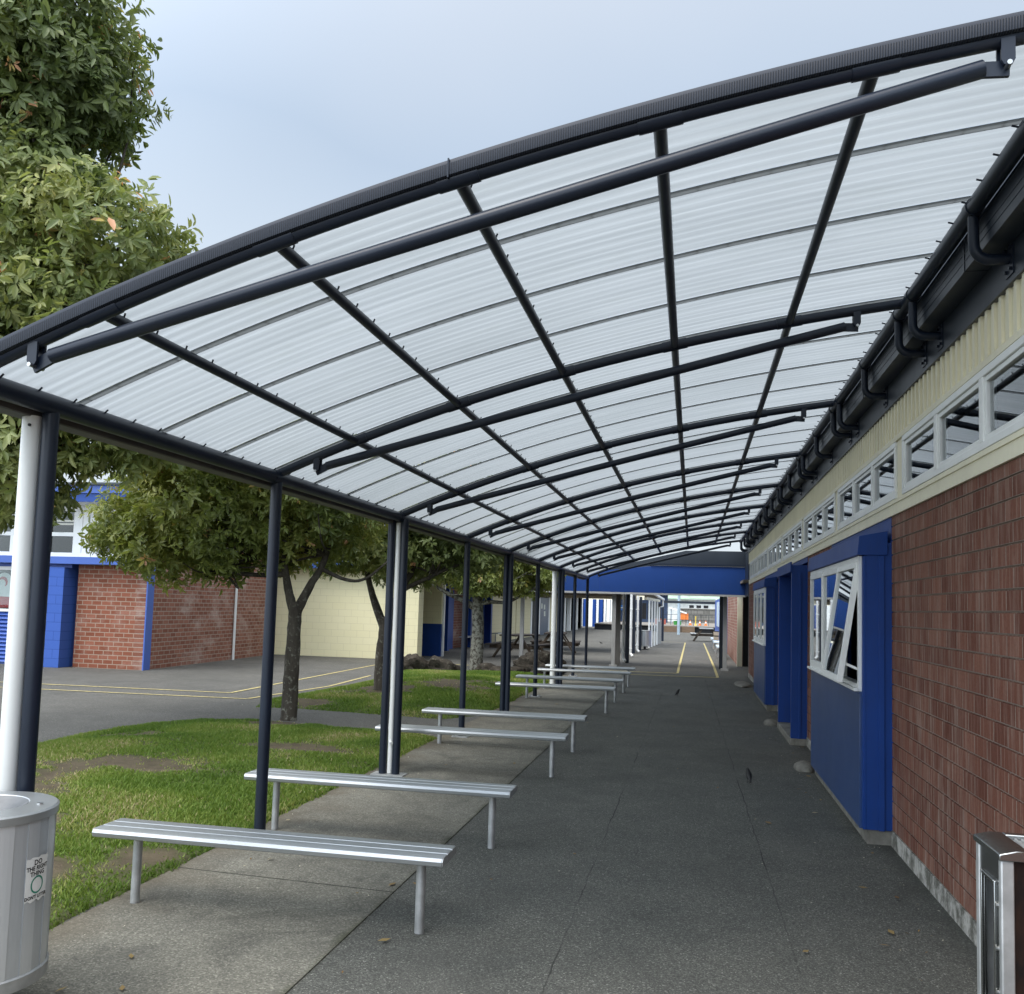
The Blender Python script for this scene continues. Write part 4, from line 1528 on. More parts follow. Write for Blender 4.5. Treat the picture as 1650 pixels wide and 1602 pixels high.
def crown(name, blobs, count, leaf, mat, parent, seed, ylow=0.0, nl=8, hollow=0.55):
    """clusters of leaflets spread through the blobs; blobs = (cx, cy, cz, rx, ry, rz)"""
    rng = np.random.default_rng(seed)
    B = np.array(blobs, float)
    vol = (B[:, 3] * B[:, 4] * B[:, 5]) ** (2 / 3)
    bi = rng.choice(len(B), count * 2, p=vol / vol.sum())
    d = rng.normal(size=(count * 2, 3))
    d /= np.linalg.norm(d, axis=1)[:, None]
    rad = hollow + (1 - hollow) * rng.random(count * 2) ** 0.7
    # lumpy outline
    lump = 0.78 + 0.42 * vnoise(d[:, 0] * 2.7 + bi * 7.1 + 9, d[:, 1] * 2.7 + d[:, 2] * 3.3 + bi * 3.7)
    p = B[bi, :3] + d * B[bi, 3:] * (rad * lump)[:, None]
    gap = vnoise(p[:, 0] * 2.1 + p[:, 2] * 1.3 + 11, p[:, 1] * 2.1 + p[:, 2] * 1.9)
    keep = gap > 0.24
    p, d, bi = p[keep][:count], d[keep][:count], bi[keep][:count]
    n = len(p)
    axis = d * np.array([0.8, 0.8, 0.45]) + rng.normal(size=(n, 3)) * 0.45 + np.array([0, 0, 0.12])
    axis /= np.linalg.norm(axis, axis=1)[:, None]
    ref = rng.normal(size=(n, 3))
    u = np.cross(axis, ref)
    u /= np.linalg.norm(u, axis=1)[:, None]
    v = np.cross(axis, u)
    base_t = 0.62 * vnoise(p[:, 0] * 1.3 + seed, p[:, 1] * 1.3 + p[:, 2] * 1.1) + 0.28 * rng.random(n) - 0.05
    odd = rng.random(n)
    base_t = np.where(odd > 0.985, 0.93, base_t)
    base_t = np.where(odd > 0.996, 1.0, base_t)
    V = []
    T = []
    size = leaf * (0.55 + 0.75 * rng.random(n))
    for k in range(nl):
        th = 2 * np.pi * k / nl + rng.normal(size=n) * 0.25
        el = 0.15 + 0.55 * rng.random(n)
        dirv = (np.cos(th)[:, None] * u + np.sin(th)[:, None] * v) * np.cos(el)[:, None] + axis * np.sin(el)[:, None]
        dirv[:, 2] -= 0.28
        dirv /= np.linalg.norm(dirv, axis=1)[:, None]
        side = np.cross(dirv, axis)
        side /= (np.linalg.norm(side, axis=1)[:, None] + 1e-9)
        nr = np.cross(side, dirv)
        L = (size * (0.75 + 0.5 * rng.random(n)))[:, None]
        wd = L * (0.145 + 0.05 * rng.random(n))[:, None]
        b0 = p + dirv * L * 0.12 + axis * ((k / nl - 0.3 + rng.random(n) * 0.3) * 1.3)[:, None] * L
        fold = nr * wd * 0.45
        sag = -nr * L * 0.10
        V.append(np.stack([b0, b0 + dirv * L * 0.35 + side * wd + fold, b0 + dirv * L * 0.72 + side * wd * 0.8 + fold + sag * 0.5, b0 + dirv * L + sag,
                           b0 + dirv * L * 0.72 - side * wd * 0.8 + fold + sag * 0.5, b0 + dirv * L * 0.35 - side * wd + fold], axis=1))
        T.append(np.clip(base_t + rng.normal(size=n) * 0.07, 0, 1))
    V = np.concatenate(V).reshape(-1, 3)
    T = np.repeat(np.concatenate(T), 2)
    m = len(V) // 6
    i = np.arange(m)[:, None] * 6
    F = np.stack([np.concatenate([i, i + 1, i + 2, i + 3], 1), np.concatenate([i, i + 3, i + 4, i + 5], 1)], axis=1).reshape(-1, 4)
    o = tri_mesh(name, V, F, T, mat, parent)
    return o


def twigs(m, start_pts, blobs, rng, count, r=0.012):
    """thin branches from the limbs out into the crown"""
    for _ in range(count):
        b = blobs[rng.integers(len(blobs))]
        s = start_pts[rng.integers(len(start_pts))]
        d = rng.normal(size=3)
        d /= np.linalg.norm(d)
        e = np.array(b[:3]) + d * np.array(b[3:]) * 0.75
        mid = (np.array(s) + e) / 2 + rng.normal(size=3) * 0.15
        limb(m, [s, mid, e], r * 1.6, r * 0.35, 6, 0.05, 4)


rngt = np.random.default_rng(5)

# tree standing on the near lawn edge
t1 = thing("tree", (-5.43, 11.8, 0), "broadleaf tree at the end of the near lawn, low branch reaching left", "tree", "broadleaf trees beside the canopy")
m = MB()
limb(m, [(-5.43, 11.8, -0.1), (-5.42, 11.8, 0.15), (-5.41, 11.8, 0.8), (-5.40, 11.8, 1.35), (-5.40, 11.8, 1.62)], 0.125, 0.085, 14)
limb(m, [(-5.41, 11.8, 1.45), (-5.52, 11.8, 1.8), (-5.62, 11.75, 2.3), (-5.9, 11.6, 3.0)], 0.075, 0.03)
limb(m, [(-5.39, 11.8, 1.45), (-5.22, 11.85, 1.85), (-5.05, 11.9, 2.2), (-4.9, 12.0, 3.0)], 0.075, 0.03)
limb(m, [(-5.58, 11.78, 2.0), (-5.95, 11.7, 1.98), (-6.4, 11.6, 2.05), (-7.2, 11.4, 2.5)], 0.045, 0.015)
limb(m, [(-5.10, 11.88, 2.1), (-4.75, 12.0, 1.95), (-4.45, 12.0, 1.98), (-4.1, 12.1, 2.3)], 0.035, 0.012)
bl1 = [(-6.45, 11.7, 3.0, 1.55, 1.4, 0.95), (-7.55, 11.6, 2.55, 0.80, 0.9, 0.48), (-5.2, 11.9, 3.0, 1.15, 1.4, 0.75), (-6.2, 11.2, 3.7, 1.6, 1.3, 0.7), (-6.9, 11.3, 2.4, 0.85, 0.8, 0.55), (-6.85, 11.7, 3.4, 0.9, 1.0, 0.5), (-4.8, 12.1, 3.5, 1.0, 1.2, 0.6), (-6.0, 11.9, 2.45, 0.7, 0.9, 0.45)]
twigs(m, [(-5.6, 11.75, 2.25), (-5.0, 11.9, 2.3), (-6.4, 11.6, 2.05), (-5.8, 11.6, 2.8)], bl1, rngt, 34, 0.014)
m.build("trunk", 'bark', t1, ang=70)
crown("crown", bl1, 9000, 0.096, 'leaf_y', t1, 11)

t2 = thing("tree", (-5.2, 14.95, 0), "broadleaf tree in the middle of the trio, rising from the farther lawn", "tree", "broadleaf trees beside the canopy")
m = MB()
limb(m, [(-5.24, 14.95, -0.1), (-5.2, 14.95, 0.1), (-5.2, 14.95, 0.7), (-5.16, 14.95, 1.2), (-5.16, 14.95, 1.4)], 0.155, 0.10, 14)
limb(m, [(-5.18, 14.95, 1.2), (-5.38, 14.9, 1.7), (-5.5, 14.9, 2.1), (-5.6, 14.8, 2.9)], 0.085, 0.03)
limb(m, [(-5.13, 14.95, 1.2), (-4.98, 15.0, 1.75), (-4.75, 15.0, 2.2), (-4.4, 15.0, 2.9)], 0.085, 0.03)
limb(m, [(-4.95, 15.0, 1.85), (-4.4, 14.9, 2.1), (-3.8, 14.8, 2.35)], 0.05, 0.015)
bl2 = [(-5.1, 14.95, 3.0, 1.4, 1.4, 0.80), (-5.9, 14.8, 2.65, 0.8, 0.9, 0.55), (-4.1, 14.9, 3.0, 1.1, 1.2, 0.75), (-4.9, 14.6, 3.7, 1.5, 1.3, 0.7), (-3.7, 14.8, 2.65, 0.7, 0.9, 0.45), (-5.0, 15.6, 2.5, 1.0, 0.7, 0.5)]
twigs(m, [(-5.5, 14.9, 2.3), (-4.7, 15.0, 2.3), (-4.3, 14.9, 2.15)], bl2, rngt, 26, 0.014)
m.build("trunk", 'bark', t2, ang=70)
crown("crown", bl2, 6800, 0.098, 'leaf', t2, 23)

t3 = thing("tree", (-5.32, 22.5, 0), "pale barked broadleaf tree standing by the rocks, farthest of the trio", "tree", "broadleaf trees beside the canopy")
m = MB()
limb(m, [(-5.36, 22.5, -0.1), (-5.34, 22.5, 0.1), (-5.32, 22.5, 0.9), (-5.34, 22.5, 1.6), (-5.36, 22.5, 2.0)], 0.19, 0.13, 14)
limb(m, [(-5.36, 22.5, 1.55), (-5.7, 22.4, 1.75), (-6.2, 22.3, 1.98), (-6.7, 22.2, 2.3)], 0.10, 0.03)
limb(m, [(-5.30, 22.5, 1.7), (-4.9, 22.4, 1.74), (-4.5, 22.4, 1.76), (-3.8, 22.3, 2.15)], 0.07, 0.02)
limb(m, [(-5.33, 22.5, 1.8), (-5.1, 22.6, 2.2), (-4.9, 22.6, 2.8)], 0.09, 0.03)
limb(m, [(-5.37, 22.5, 1.8), (-5.5, 22.6, 2.3), (-5.7, 22.6, 2.9)], 0.09, 0.03)
bl3 = [(-5.5, 22.5, 2.75, 1.5, 1.3, 0.72), (-4.3, 22.4, 2.6, 1.1, 1.1, 0.6), (-6.2, 22.4, 3.0, 0.9, 1.0, 0.7), (-4.8, 22.4, 3.3, 1.6, 1.2, 0.6), (-3.85, 22.3, 2.25, 0.5, 0.7, 0.35), (-5.2, 22.0, 2.25, 0.6, 0.6, 0.3)]
twigs(m, [(-5.6, 22.5, 2.3), (-4.9, 22.5, 2.3), (-4.5, 22.4, 1.8), (-6.0, 22.3, 1.9)], bl3, rngt, 26, 0.014)
m.build("trunk", 'bark_pale', t3, ang=70)
crown("crown", bl3, 5600, 0.105, 'leaf_y', t3, 37)

# the tall tree left of the canopy mouth: trunk just out of frame
t4 = thing("tree", (-7.6, 7.7, 0), "tall leafy tree towering over the left end of the canopy", "tree", "broadleaf trees beside the canopy")
m = MB()
limb(m, [(-7.6, 7.7, -0.1), (-7.58, 7.7, 0.2), (-7.5, 7.7, 1.5), (-7.4, 7.7, 2.6)], 0.22, 0.16, 14)
limb(m, [(-7.4, 7.7, 2.4), (-7.1, 7.6, 3.4), (-6.7, 7.4, 4.8), (-6.3, 7.3, 6.3)], 0.14, 0.04)
limb(m, [(-7.45, 7.7, 2.2), (-6.8, 7.5, 2.9), (-6.0, 7.3, 3.3), (-5.2, 7.2, 3.4)], 0.09, 0.02)
limb(m, [(-7.0, 7.5, 3.8), (-6.2, 7.2, 4.3), (-5.2, 7.0, 4.7)], 0.07, 0.02)
limb(m, [(-7.4, 7.7, 2.4), (-8.2, 7.8, 3.6), (-8.8, 7.9, 5.2)], 0.12, 0.04)
bl4 = [(-6.95, 7.2, 6.45, 1.45, 1.4, 1.0), (-7.2, 7.3, 7.5, 1.5, 1.4, 0.95), (-6.45, 7.1, 4.75, 1.35, 1.3, 0.85), (-5.15, 7.0, 4.80, 0.66, 0.8, 0.48), (-5.75, 7.0, 4.15, 0.95, 1.0, 0.55), (-6.5, 7.3, 3.55, 1.3, 1.2, 0.62), (-5.25, 7.3, 3.35, 0.72, 0.9, 0.48), (-7.0, 7.4, 2.95, 0.9, 0.8, 0.5),
       (-8.6, 7.8, 5.4, 1.3, 1.3, 1.2), (-5.75, 7.1, 6.35, 0.62, 0.9, 0.5), (-5.6, 7.1, 6.95, 0.5, 0.8, 0.4), (-5.9, 7.0, 5.3, 0.6, 0.8, 0.4), (-7.3, 7.3, 5.5, 1.2, 1.2, 0.9), (-6.75, 6.6, 5.55, 0.8, 0.7, 0.6), (-6.3, 6.9, 6.0, 0.6, 0.7, 0.5), (-6.05, 7.0, 5.72, 0.55, 0.6, 0.4), (-6.75, 6.7, 6.1, 0.7, 0.6, 0.5), (-7.0, 6.4, 6.45, 0.9, 0.6, 0.9), (-6.2, 6.5, 6.5, 0.6, 0.6, 0.6), (-5.45, 7.3, 3.12, 0.7, 0.8, 0.34), (-6.35, 7.2, 2.72, 0.8, 0.8, 0.5)]
twigs(m, [(-6.9, 7.5, 4.2), (-6.5, 7.35, 5.5), (-6.0, 7.3, 3.3), (-5.8, 7.1, 4.5), (-7.1, 7.6, 3.4)], bl4, rngt, 60, 0.016)
m.build("trunk", 'bark', t4, ang=70)
crown("crown", bl4, 19000, 0.094, 'leaf', t4, 51, hollow=0.45)


# ------------------------------------------------------------------ rocks
def rock(x, y, rx, ry, rz, label, seed):
    random.seed(seed)
    m = MB().ball((x, y, rz * 0.35), (rx, ry, rz), 36, 24, 0.0)
    nv = []
    for (a, b, c) in m.v:
        k = 1 + 0.75 * (float(vnoise((a - x) * 5 + seed, (b - y) * 5 + c * 4)) - 0.5) + 0.42 * (float(vnoise((a - x) * 13 + seed, (b - y) * 13 + c * 11)) - 0.5)
        nv.append((x + (a - x) * k, y + (b - y) * k, rz * 0.35 + (c - rz * 0.35) * k))
    m.v = nv
    return tag(m.build("rock", 'rock', loc=(x, y, 0), ang=50), label, "rock", "rocks edging the farther lawn")


rock(-6.75, 21.3, 0.40, 0.36, 0.30, "large dark pitted rock nearest the cream wall corner", 1)
rock(-6.15, 21.55, 0.40, 0.32, 0.24, "dark rock second from the cream wall corner", 2)
rock(-5.78, 21.75, 0.18, 0.22, 0.13, "small rock just left of the pale tree trunk", 3)
rock(-4.92, 21.95, 0.28, 0.26, 0.15, "rock touching the right foot of the pale tree trunk", 4)
rock(-4.42, 21.85, 0.42, 0.28, 0.12, "long low rock midway between the pale trunk and the posts", 5)
rock(-3.72, 22.3, 0.52, 0.42, 0.36, "rounded brown boulder at the right end of the rocks", 6)
random.seed(99)


# ------------------------------------------------------------------ buildings across the yard
def wall_prism(m, p, q, z0, z1, th):
    """vertical slab from p to q (plan points), thickness to the left of the direction"""
    p, q = Vector((*p, 0)), Vector((*q, 0))
    d = (q - p).normalized()
    s = Vector((-d.y, d.x, 0)) * th
    m.hexa([(*p[:2], z0), (*q[:2], z0), (*(q + s)[:2], z0), (*(p + s)[:2], z0), (*p[:2], z1), (*q[:2], z1), (*(q + s)[:2], z1), (*(p + s)[:2], z1)])
    return m


hall = thing("classroom_block", (-13, 18.2, 0), "red brick classroom block across the yard with blue beam and white windows", "building")
YH = 18.2
bx(-13.6, -11.87, YH, YH + 0.25, 0, 2.30).build("brick_wall", 'brick_x', hall)
wall_prism(MB(), (-11.85, YH + 0.0), (-12.28, 25.5), 0, 2.9, 0.25).build("brick_wall", 'brick_y', hall)
wall_prism(MB(), (-11.835, YH - 0.015), (-11.852, YH + 0.26), 0, 2.9, 0.03).build("corner_post", 'blue_lit', hall)
MB().tube([(-12.06, 22.6, 0), (-12.06, 22.6, 2.9)], 0.035, 10).build("downpipe", 'white_pipe', hall)
bx(-14.12, -13.72, YH - 0.32, YH + 0.2, 0, 2.22).build("pillar", 'block_blue', hall)
bx(-20, -11.84, YH - 0.33, YH + 0.2, 2.302, 2.46).build("blue_beam", 'blue_lit', hall)
bx(-20, -13.73, YH - 0.06, YH + 0.2, 2.222, 2.301).build("blue_beam", 'blue_lit', hall)
# upper white windows
m = MB()
m.box(-20, -11.9, YH - 0.10, YH + 0.1, 2.462, 2.56)
m.box(-20, -11.9, YH - 0.10, YH + 0.1, 3.50, 3.64)
mull = [-18.9, -18.0, -17.1, -16.2, -15.3, -14.45, -13.62, -13.2, -12.5]
for x in mull:
    wd = 0.05 if x not in (-13.62, -13.2) else 0.11
    m.box(x - wd, x + wd, YH - 0.095, YH + 0.1, 2.561, 3.499)
m.box(-13.5, -13.32, YH - 0.094, YH + 0.1, 2.561, 3.499)
m.box(-20, -13.73, YH - 0.09, YH + 0.08, 2.93, 3.02)
cw = m.build("clerestory_window", 'white', hall, bevel=0.004)
bx(-20, -11.95, YH + 0.0, YH + 0.008, 2.56, 3.5).build("pane", 'glass_dark', cw, smooth=False)
m = MB()
m.hexa([(-20, YH - 0.75, 3.645), (-11.3, YH - 0.75, 3.645), (-11.3, YH - 0.70, 3.645), (-20, YH - 0.70, 3.645), (-20, YH - 0.80, 3.82), (-11.3, YH - 0.80, 3.82), (-11.3, YH - 0.70, 3.82), (-20, YH - 0.70, 3.82)])
m.box(-20, -11.2, YH - 0.84, YH - 0.70, 3.825, 3.99)
m.build("fascia", 'blue_lit', hall)
bx(-20, -11.3, YH - 0.699, YH + 0.1, 3.642, 3.68).build("soffit", 'white', hall)
m = MB()
m.hexa([(-20, YH - 0.9, 4.0), (-11.1, YH - 0.9, 4.0), (-11.6, 27, 4.75), (-20, 27, 4.75), (-20, YH - 0.9, 4.05), (-11.1, YH - 0.9, 4.05), (-11.6, 27, 4.82), (-20, 27, 4.82)])
m.build("roof", 'roof_iron', hall)
wall_prism(MB(), (-11.87, YH + 0.1), (-12.30, 25.5), 2.902, 4.3, 0.2).build("upper_wall", 'white', hall)
# lower windows and louvres left of the pillar
m = MB()
m.box(-20, -14.13, YH - 0.05, YH + 0.08, 1.19, 1.25)
m.box(-20, -14.13, YH - 0.05, YH + 0.08, 2.14, 2.22)
for x in (-18.9, -18.0, -16.95, -16.05, -15.22, -14.5):
    m.box(x - 0.04, x + 0.04, YH - 0.049, YH + 0.08, 1.2505, 2.1395)
m.box(-14.2, -14.13, YH - 0.049, YH + 0.08, 1.2505, 2.1395)
lw = m.build("window", 'white', hall, bevel=0.004)
bx(-20, -14.13, YH + 0.05, YH + 0.056, 1.25, 2.14).build("pane", 'glass_clear', lw, smooth=False)
m = MB()
for x0, x1 in ((-20, -18.2), (-18.1, -16.3), (-16.2, -15.2), (-15.1, -14.13)):
    z = 0.05
    while z < 1.12:
        m.hexa([(x0, YH + 0.02, z), (x1, YH + 0.02, z), (x1, YH + 0.05, z), (x0, YH + 0.05, z), (x0, YH - 0.03, z + 0.005), (x1, YH - 0.03, z + 0.005), (x1, YH + 0.05, z + 0.085), (x0, YH + 0.02, z + 0.085)])
        z += 0.088
m.box(-20, -14.13, YH + 0.051, YH + 0.09, 0.0, 1.189)
for x in (-18.15, -16.25, -15.15):
    m.box(x - 0.049, x + 0.049, YH - 0.04, YH + 0.0505, 0.0, 1.188)
m.build("louvre_panel", 'blue_lit', hall)
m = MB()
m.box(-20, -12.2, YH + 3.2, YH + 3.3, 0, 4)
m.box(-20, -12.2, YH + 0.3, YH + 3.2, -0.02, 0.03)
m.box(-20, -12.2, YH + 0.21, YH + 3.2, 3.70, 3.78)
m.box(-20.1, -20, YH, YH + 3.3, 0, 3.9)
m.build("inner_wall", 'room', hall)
m = MB()
for k in range(2):
    m.box(-19, -12.6, YH + 1.0 + k * 0.9, YH + 1.05 + k * 0.9, 3.36, 3.40)
lt = NG("lit_tube")
em = lt.n("Emission", Color=(1, 0.98, 0.92, 1), Strength=3.0)
lt.done(em.outputs[0])
m.build("ceiling_lamp", lt.m, hall)

# flag hung inside the window
fl = thing("flag", (-15.7, YH + 0.12, 1.3), "black, white and red flag with a curled white spiral, hung in the left window", "flag")
FY = YH + 0.11
m = MB()
m.quad((-16.5, FY, 1.74), (-15.3, FY, 1.74), (-15.3, FY, 2.1), (-16.5, FY, 2.1))
m.build("black_band", 'flag_black', fl, smooth=False)
m = MB()
m.quad((-16.5, FY, 1.56), (-15.3, FY, 1.52), (-15.3, FY, 1.739), (-16.5, FY, 1.739))
n = 28
cx, cz, rr = -15.60, 1.86, 0.22
i = len(m.v)
m.v.append((cx, FY - 0.004, cz))
for k in range(n):
    m.v.append((cx + rr * math.cos(2 * math.pi * k / n), FY - 0.004, cz + rr * math.sin(2 * math.pi * k / n)))
for k in range(n):
    m.f.append((i, i + 1 + k, i + 1 + (k + 1) % n))
m.build("white_spiral", 'flag_white', fl, smooth=False)
m = MB()
m.quad((-16.5, FY, 1.26), (-15.3, FY, 1.28), (-15.3, FY, 1.519), (-16.5, FY, 1.559))
pts = []
for k in range(18):
    t = k / 17
    a = R(150 - 200 * t)
    r0 = 0.125 - 0.03 * t
    wdt = 0.035 * math.sin(math.pi * (0.15 + 0.8 * t))
    pts.append(((cx - 0.03 + (r0 + wdt) * math.cos(a), FY - 0.008, cz - 0.02 + (r0 + wdt) * math.sin(a)), (cx - 0.03 + (r0 - wdt) * math.cos(a), FY - 0.008, cz - 0.02 + (r0 - wdt) * math.sin(a))))
for (a, b), (c, d) in zip(pts[:-1], pts[1:]):
    m.quad(a, b, d, c)
m.build("red_band", 'flag_red', fl, smooth=False)
for k, (x, z, wv, hv, bot, lab) in enumerate([(-14.43, 1.86, 0.075, 0.19, 'paper_y', "white and yellow notice, upper left of four in the window"), (-14.43, 1.52, 0.075, 0.17, 'paper_y', "white and yellow notice, lower left of four in the window"),
                                              (-14.25, 1.76, 0.06, 0.17, 'paper_y', "white and yellow notice beside the blue pillar, upper right"), (-14.27, 1.45, 0.07, 0.16, 'paper_b', "pale blue notice beside the blue pillar, lowest in the window")]):
    n_ = thing("notice", (x, YH + 0.1, z), lab, "notice", "notices inside the window")
    bx(x - wv, x + wv, YH + 0.100, YH + 0.104, z - hv * 0.55, z + hv).build("sheet", 'paper', n_)
    bx(x - wv, x + wv, YH + 0.099, YH + 0.104, z - hv, z - hv * 0.552).build("footer", bot, n_)

# cream block wing behind the trees
wing = thing("cream_wing", (-10, 25.5, 0), "cream painted block wing with a shadowed blue and cream side entry", "building")
bx(-12.29, -8.30, 25.5, 25.75, 0, 2.615).build("front_wall", 'block_cream_x', wing)
bx(-8.42, -7.80, 25.42, 25.90, 0, 2.615).build("corner_pillar", 'block_cream_x', wing)
bx(-9.6, -7.80, 27.9, 28.0, 1.02, 2.615).build("side_wall", 'block_cream_x', wing)
bx(-9.6, -7.79, 27.89, 28.0, 0, 1.018).build("blue_dado", 'blue', wing)
bx(-9.7, -9.601, 25.76, 28.0, 0, 2.615).build("recess_wall", 'block_cream_y', wing)
bx(-9.6, -7.80, 25.91, 27.88, 2.56, 2.615).build("recess_ceiling", 'soffit', wing)
bx(-7.86, -7.74, 28.001, 28.12, 0, 2.6).build("edge_post", 'white', wing)
bx(-12.6, -6.3, 25.2, 31.1, 2.62, 2.74).build("porch_roof", 'roof_iron', wing)
bx(-12.6, -6.3, 25.1, 25.199, 2.60, 2.82).build("porch_fascia", 'blue_lit', wing)
xx = -8.75
wall_parts = [(31.2, 33.0, 'blue', 0), (33.0, 34.6, 'brick_y', 0.06), (34.6, 38.2, 'blue', 0), (38.2, 39.2, 'brick_y', 0.06), (39.2, 45.2, 'block_cream_y', 0), (45.4, 49.5, 'block_cream_y', 0.0), (56.5, 60.0, 'block_cream_y', 0.05), (62.5, 75.0, 'block_cream_y', 0.3)]
for (a, b, mt, ins) in wall_parts:
    bx(xx - 0.3, xx - ins, a + 0.001, b - 0.001, 0, 2.9).build("wall_panel", mt, wing)
bx(xx - 0.3, xx - 0.12, 28.2, 31.199, 0, 2.9).build("wall_panel", 'brick_y', wing)
for y in (31.2, 34.6, 38.2):
    bx(xx - 0.0, xx + 0.28, y, y + 0.25, 0, 2.9).build("buttress", 'blue', wing)
bx(xx - 0.3, xx - 0.15, 49.6, 56.4, 0, 2.9).build("glazed_screen", 'black', wing)
for y in (49.8, 52.5, 56.2):
    bx(xx - 0.14, xx - 0.02, y, y + 0.35, 0, 2.4).build("door_jamb", 'white', wing)
dd = bx(xx - 0.145, xx - 0.05, 52.9, 56.1, 0, 2.2).build("door", simple("slate_door", (0.06, 0.09, 0.14), 0.4), wing)
for y, z in ((53.3, 1.55), (54.3, 1.5), (54.4, 1.1)):
    bx(xx - 0.049, xx - 0.04, y, y + 0.5, z, z + 0.3).build("notice_sheet", 'paper', dd)
for y in (60.2, 62.2, 65.0, 69.0):
    bx(xx - 0.1, xx + 0.15, y, y + 0.5, 0, 2.6).build("white_jamb", 'white', wing)
bx(xx - 0.6, xx + 1.2, 31.6, 76, 2.55, 2.66).build("verandah_roof", 'roof_iron', wing)
bx(xx - 5, xx - 0.301, 28, 76, 0, 3.2).build("core", 'room', wing)
for y, lab in ((34.0, "slim metal bench against the blue wall behind the pale tree"), (39.6, "small metal bench at the cream wall left of the double post")):
    bt = thing("wall_bench", (-8.3, y, 0), lab, "bench", "metal benches along the far wall")
    bx(-8.55, -8.25, y - 0.9, y + 0.9, 0.42, 0.46).build("seat", 'alu', bt)
    for q in (-0.7, 0.7):
        MB().tube([(-8.4, y + q, 0), (-8.4, y + q, 0.42)], 0.025, 8).build("leg", 'galv', bt)

# ------------------------------------------------------------------ covered porch at the far end
porch = thing("covered_walkway", (-2, 26.3, 0), "blue gabled covered walkway closing the far end of the canopy", "walkway")
YP = 26.1
m = MB()
prof = [(-5.6, 2.14), (1.47, 2.14), (1.47, 2.92), (-1.0, 2.92), (-2.9, 2.70), (-5.6, 2.50)]
m.prism(prof, lambda u, v: (u, YP, v), lambda u, v: (u, YP + 0.04, v))
m.build("gable_board", simple("gable_blue_paint", (0.010, 0.044, 0.185), 0.5, 0, 0.12, 0.8, 0.05, 40, 0.25, 0.12, (0.05, 0.06, 0.09)), porch)
for x in (-4.2, -2.62, -0.78):
    bx(x - 0.006, x + 0.006, YP - 0.006, YP - 0.0005, 2.145, 2.5 if x < -3 else 2.66).build("cover_strip", 'blue', porch)
m = MB()
prof = [(-2.9, 2.703), (-1.0, 2.925), (1.47, 2.925), (1.47, 3.36), (-0.2, 3.36)]
m.prism(prof, lambda u, v: (u, YP + 0.03, v), lambda u, v: (u, YP + 0.07, v))
m.build("upper_board", 'gutter_dark', porch)
bx(1.43, 1.75, 24.52, YP - 0.001, 2.10, 3.62).build("return_board", 'gutter_dark', porch)
bx(-1.2, 1.42, YP - 0.05, YP + 0.029, 2.93, 2.985).build("flashing", 'steel', porch)
m = bx(-5.6, 1.47, YP + 0.0005, YP + 0.12, 2.085, 2.138)
m.build("bottom_rail", 'grey_post', porch)
m = bx(-5.6, 1.47, YP + 0.071, 28.4, 2.18, 2.26)
m.build("roof", 'roof_iron', porch)
m = bx(-9.0, -2.3, 33.5, 38.0, 2.24, 2.30)
m.build("rear_roof", 'roof_iron', porch)
m = MB()
y = YP + 0.2
while y < 28.3:
    m.box(-5.5, 1.4, y, y + 0.05, 2.13, 2.179)
    y += 0.16
y = 33.6
while y < 37.9:
    m.box(-8.9, -2.35, y, y + 0.05, 2.185, 2.239)
    y += 0.22
m.build("ceiling_battens", 'soffit', porch)
bx(-9.0, -1.95, 37.95, 38.08, 2.06, 2.235).build("cream_beam", 'cream', porch)


def sq(x, y, h, wd, mat, foot=True):
    o = bx(x - wd / 2, x + wd / 2, y - wd / 2, y + wd / 2, 0, h).build("post", mat, porch, bevel=0.004)
    if foot:
        bx(x - wd * 0.95, x + wd * 0.95, y - wd * 0.95, y + wd * 0.95, 0.0, 0.05).build("post_foot", mat, o)


sq(-5.08, 27.3, 2.13, 0.11, 'grey_post')
sq(-2.22, 26.4, 2.13, 0.11, 'grey_post')
sq(-2.17, 27.25, 2.13, 0.15, simple("brown_grey_post", (0.15, 0.14, 0.125), 0.6), False)
sq(0.92, 26.7, 2.13, 0.11, 'grey_post')
sq(0.83, 27.3, 2.13, 0.10, 'gutter_dark', False)
for y, xp, xd in ((28.5, -1.96, -2.085), (31.6, -2.20, -2.06), (34.9, -2.17, -2.03)):
    sq(xp, y, 2.18, 0.11, 'steel', False)
    dp = MB().tube([(xd, y - 0.05, 0.12), (xd, y - 0.05, 2.17)], 0.043, 12)
    dp.tube([(xd, y - 0.05, 0.14), (xd + 0.08, y - 0.12, 0.06)], 0.043, 12)
    d = dp.build("downpipe", 'white_pipe', porch)
    for z in (0.3, 1.0, 1.65):
        bx(xd - 0.07, xd + 0.05, y - 0.10, y - 0.02, z, z + 0.03).build("pipe_clip", 'white_pipe', d)
sq(-2.07, 37.6, 2.18, 0.10, 'steel', False)

# ------------------------------------------------------------------ verandah with four white posts
ver = thing("verandah", (-1.9, 43, 0), "verandah with white square posts and a white gutter beyond the walkway", "verandah")
for k, (x, y) in enumerate([(-1.86, 40.6), (-1.79, 41.9), (-1.72, 43.2), (-1.66, 44.6)]):
    bx(x - 0.036, x + 0.036, y - 0.036, y + 0.036, 0, 2.10).build("post", 'white', ver)
m = MB()
m.beam((-2.0, 40.4, 2.16), (-1.6, 45.6, 2.12), 0.08, 0.12)
m.build("beam", 'cream', ver)
m = MB()
m.beam((-1.75, 38.6, 2.45), (-1.38, 45.0, 2.18), 0.10, 0.09)
m.build("gutter", 'white', ver)
m = MB()
m.hexa([(-3.0, 39.8, 2.34), (-1.8, 39.8, 2.40), (-1.5, 46, 2.24), (-3.0, 46, 2.24), (-3.0, 39.8, 2.40), (-1.8, 39.8, 2.45), (-1.5, 46, 2.30), (-3.0, 46, 2.34)])
m.build("roof", 'soffit', ver)
m = MB()
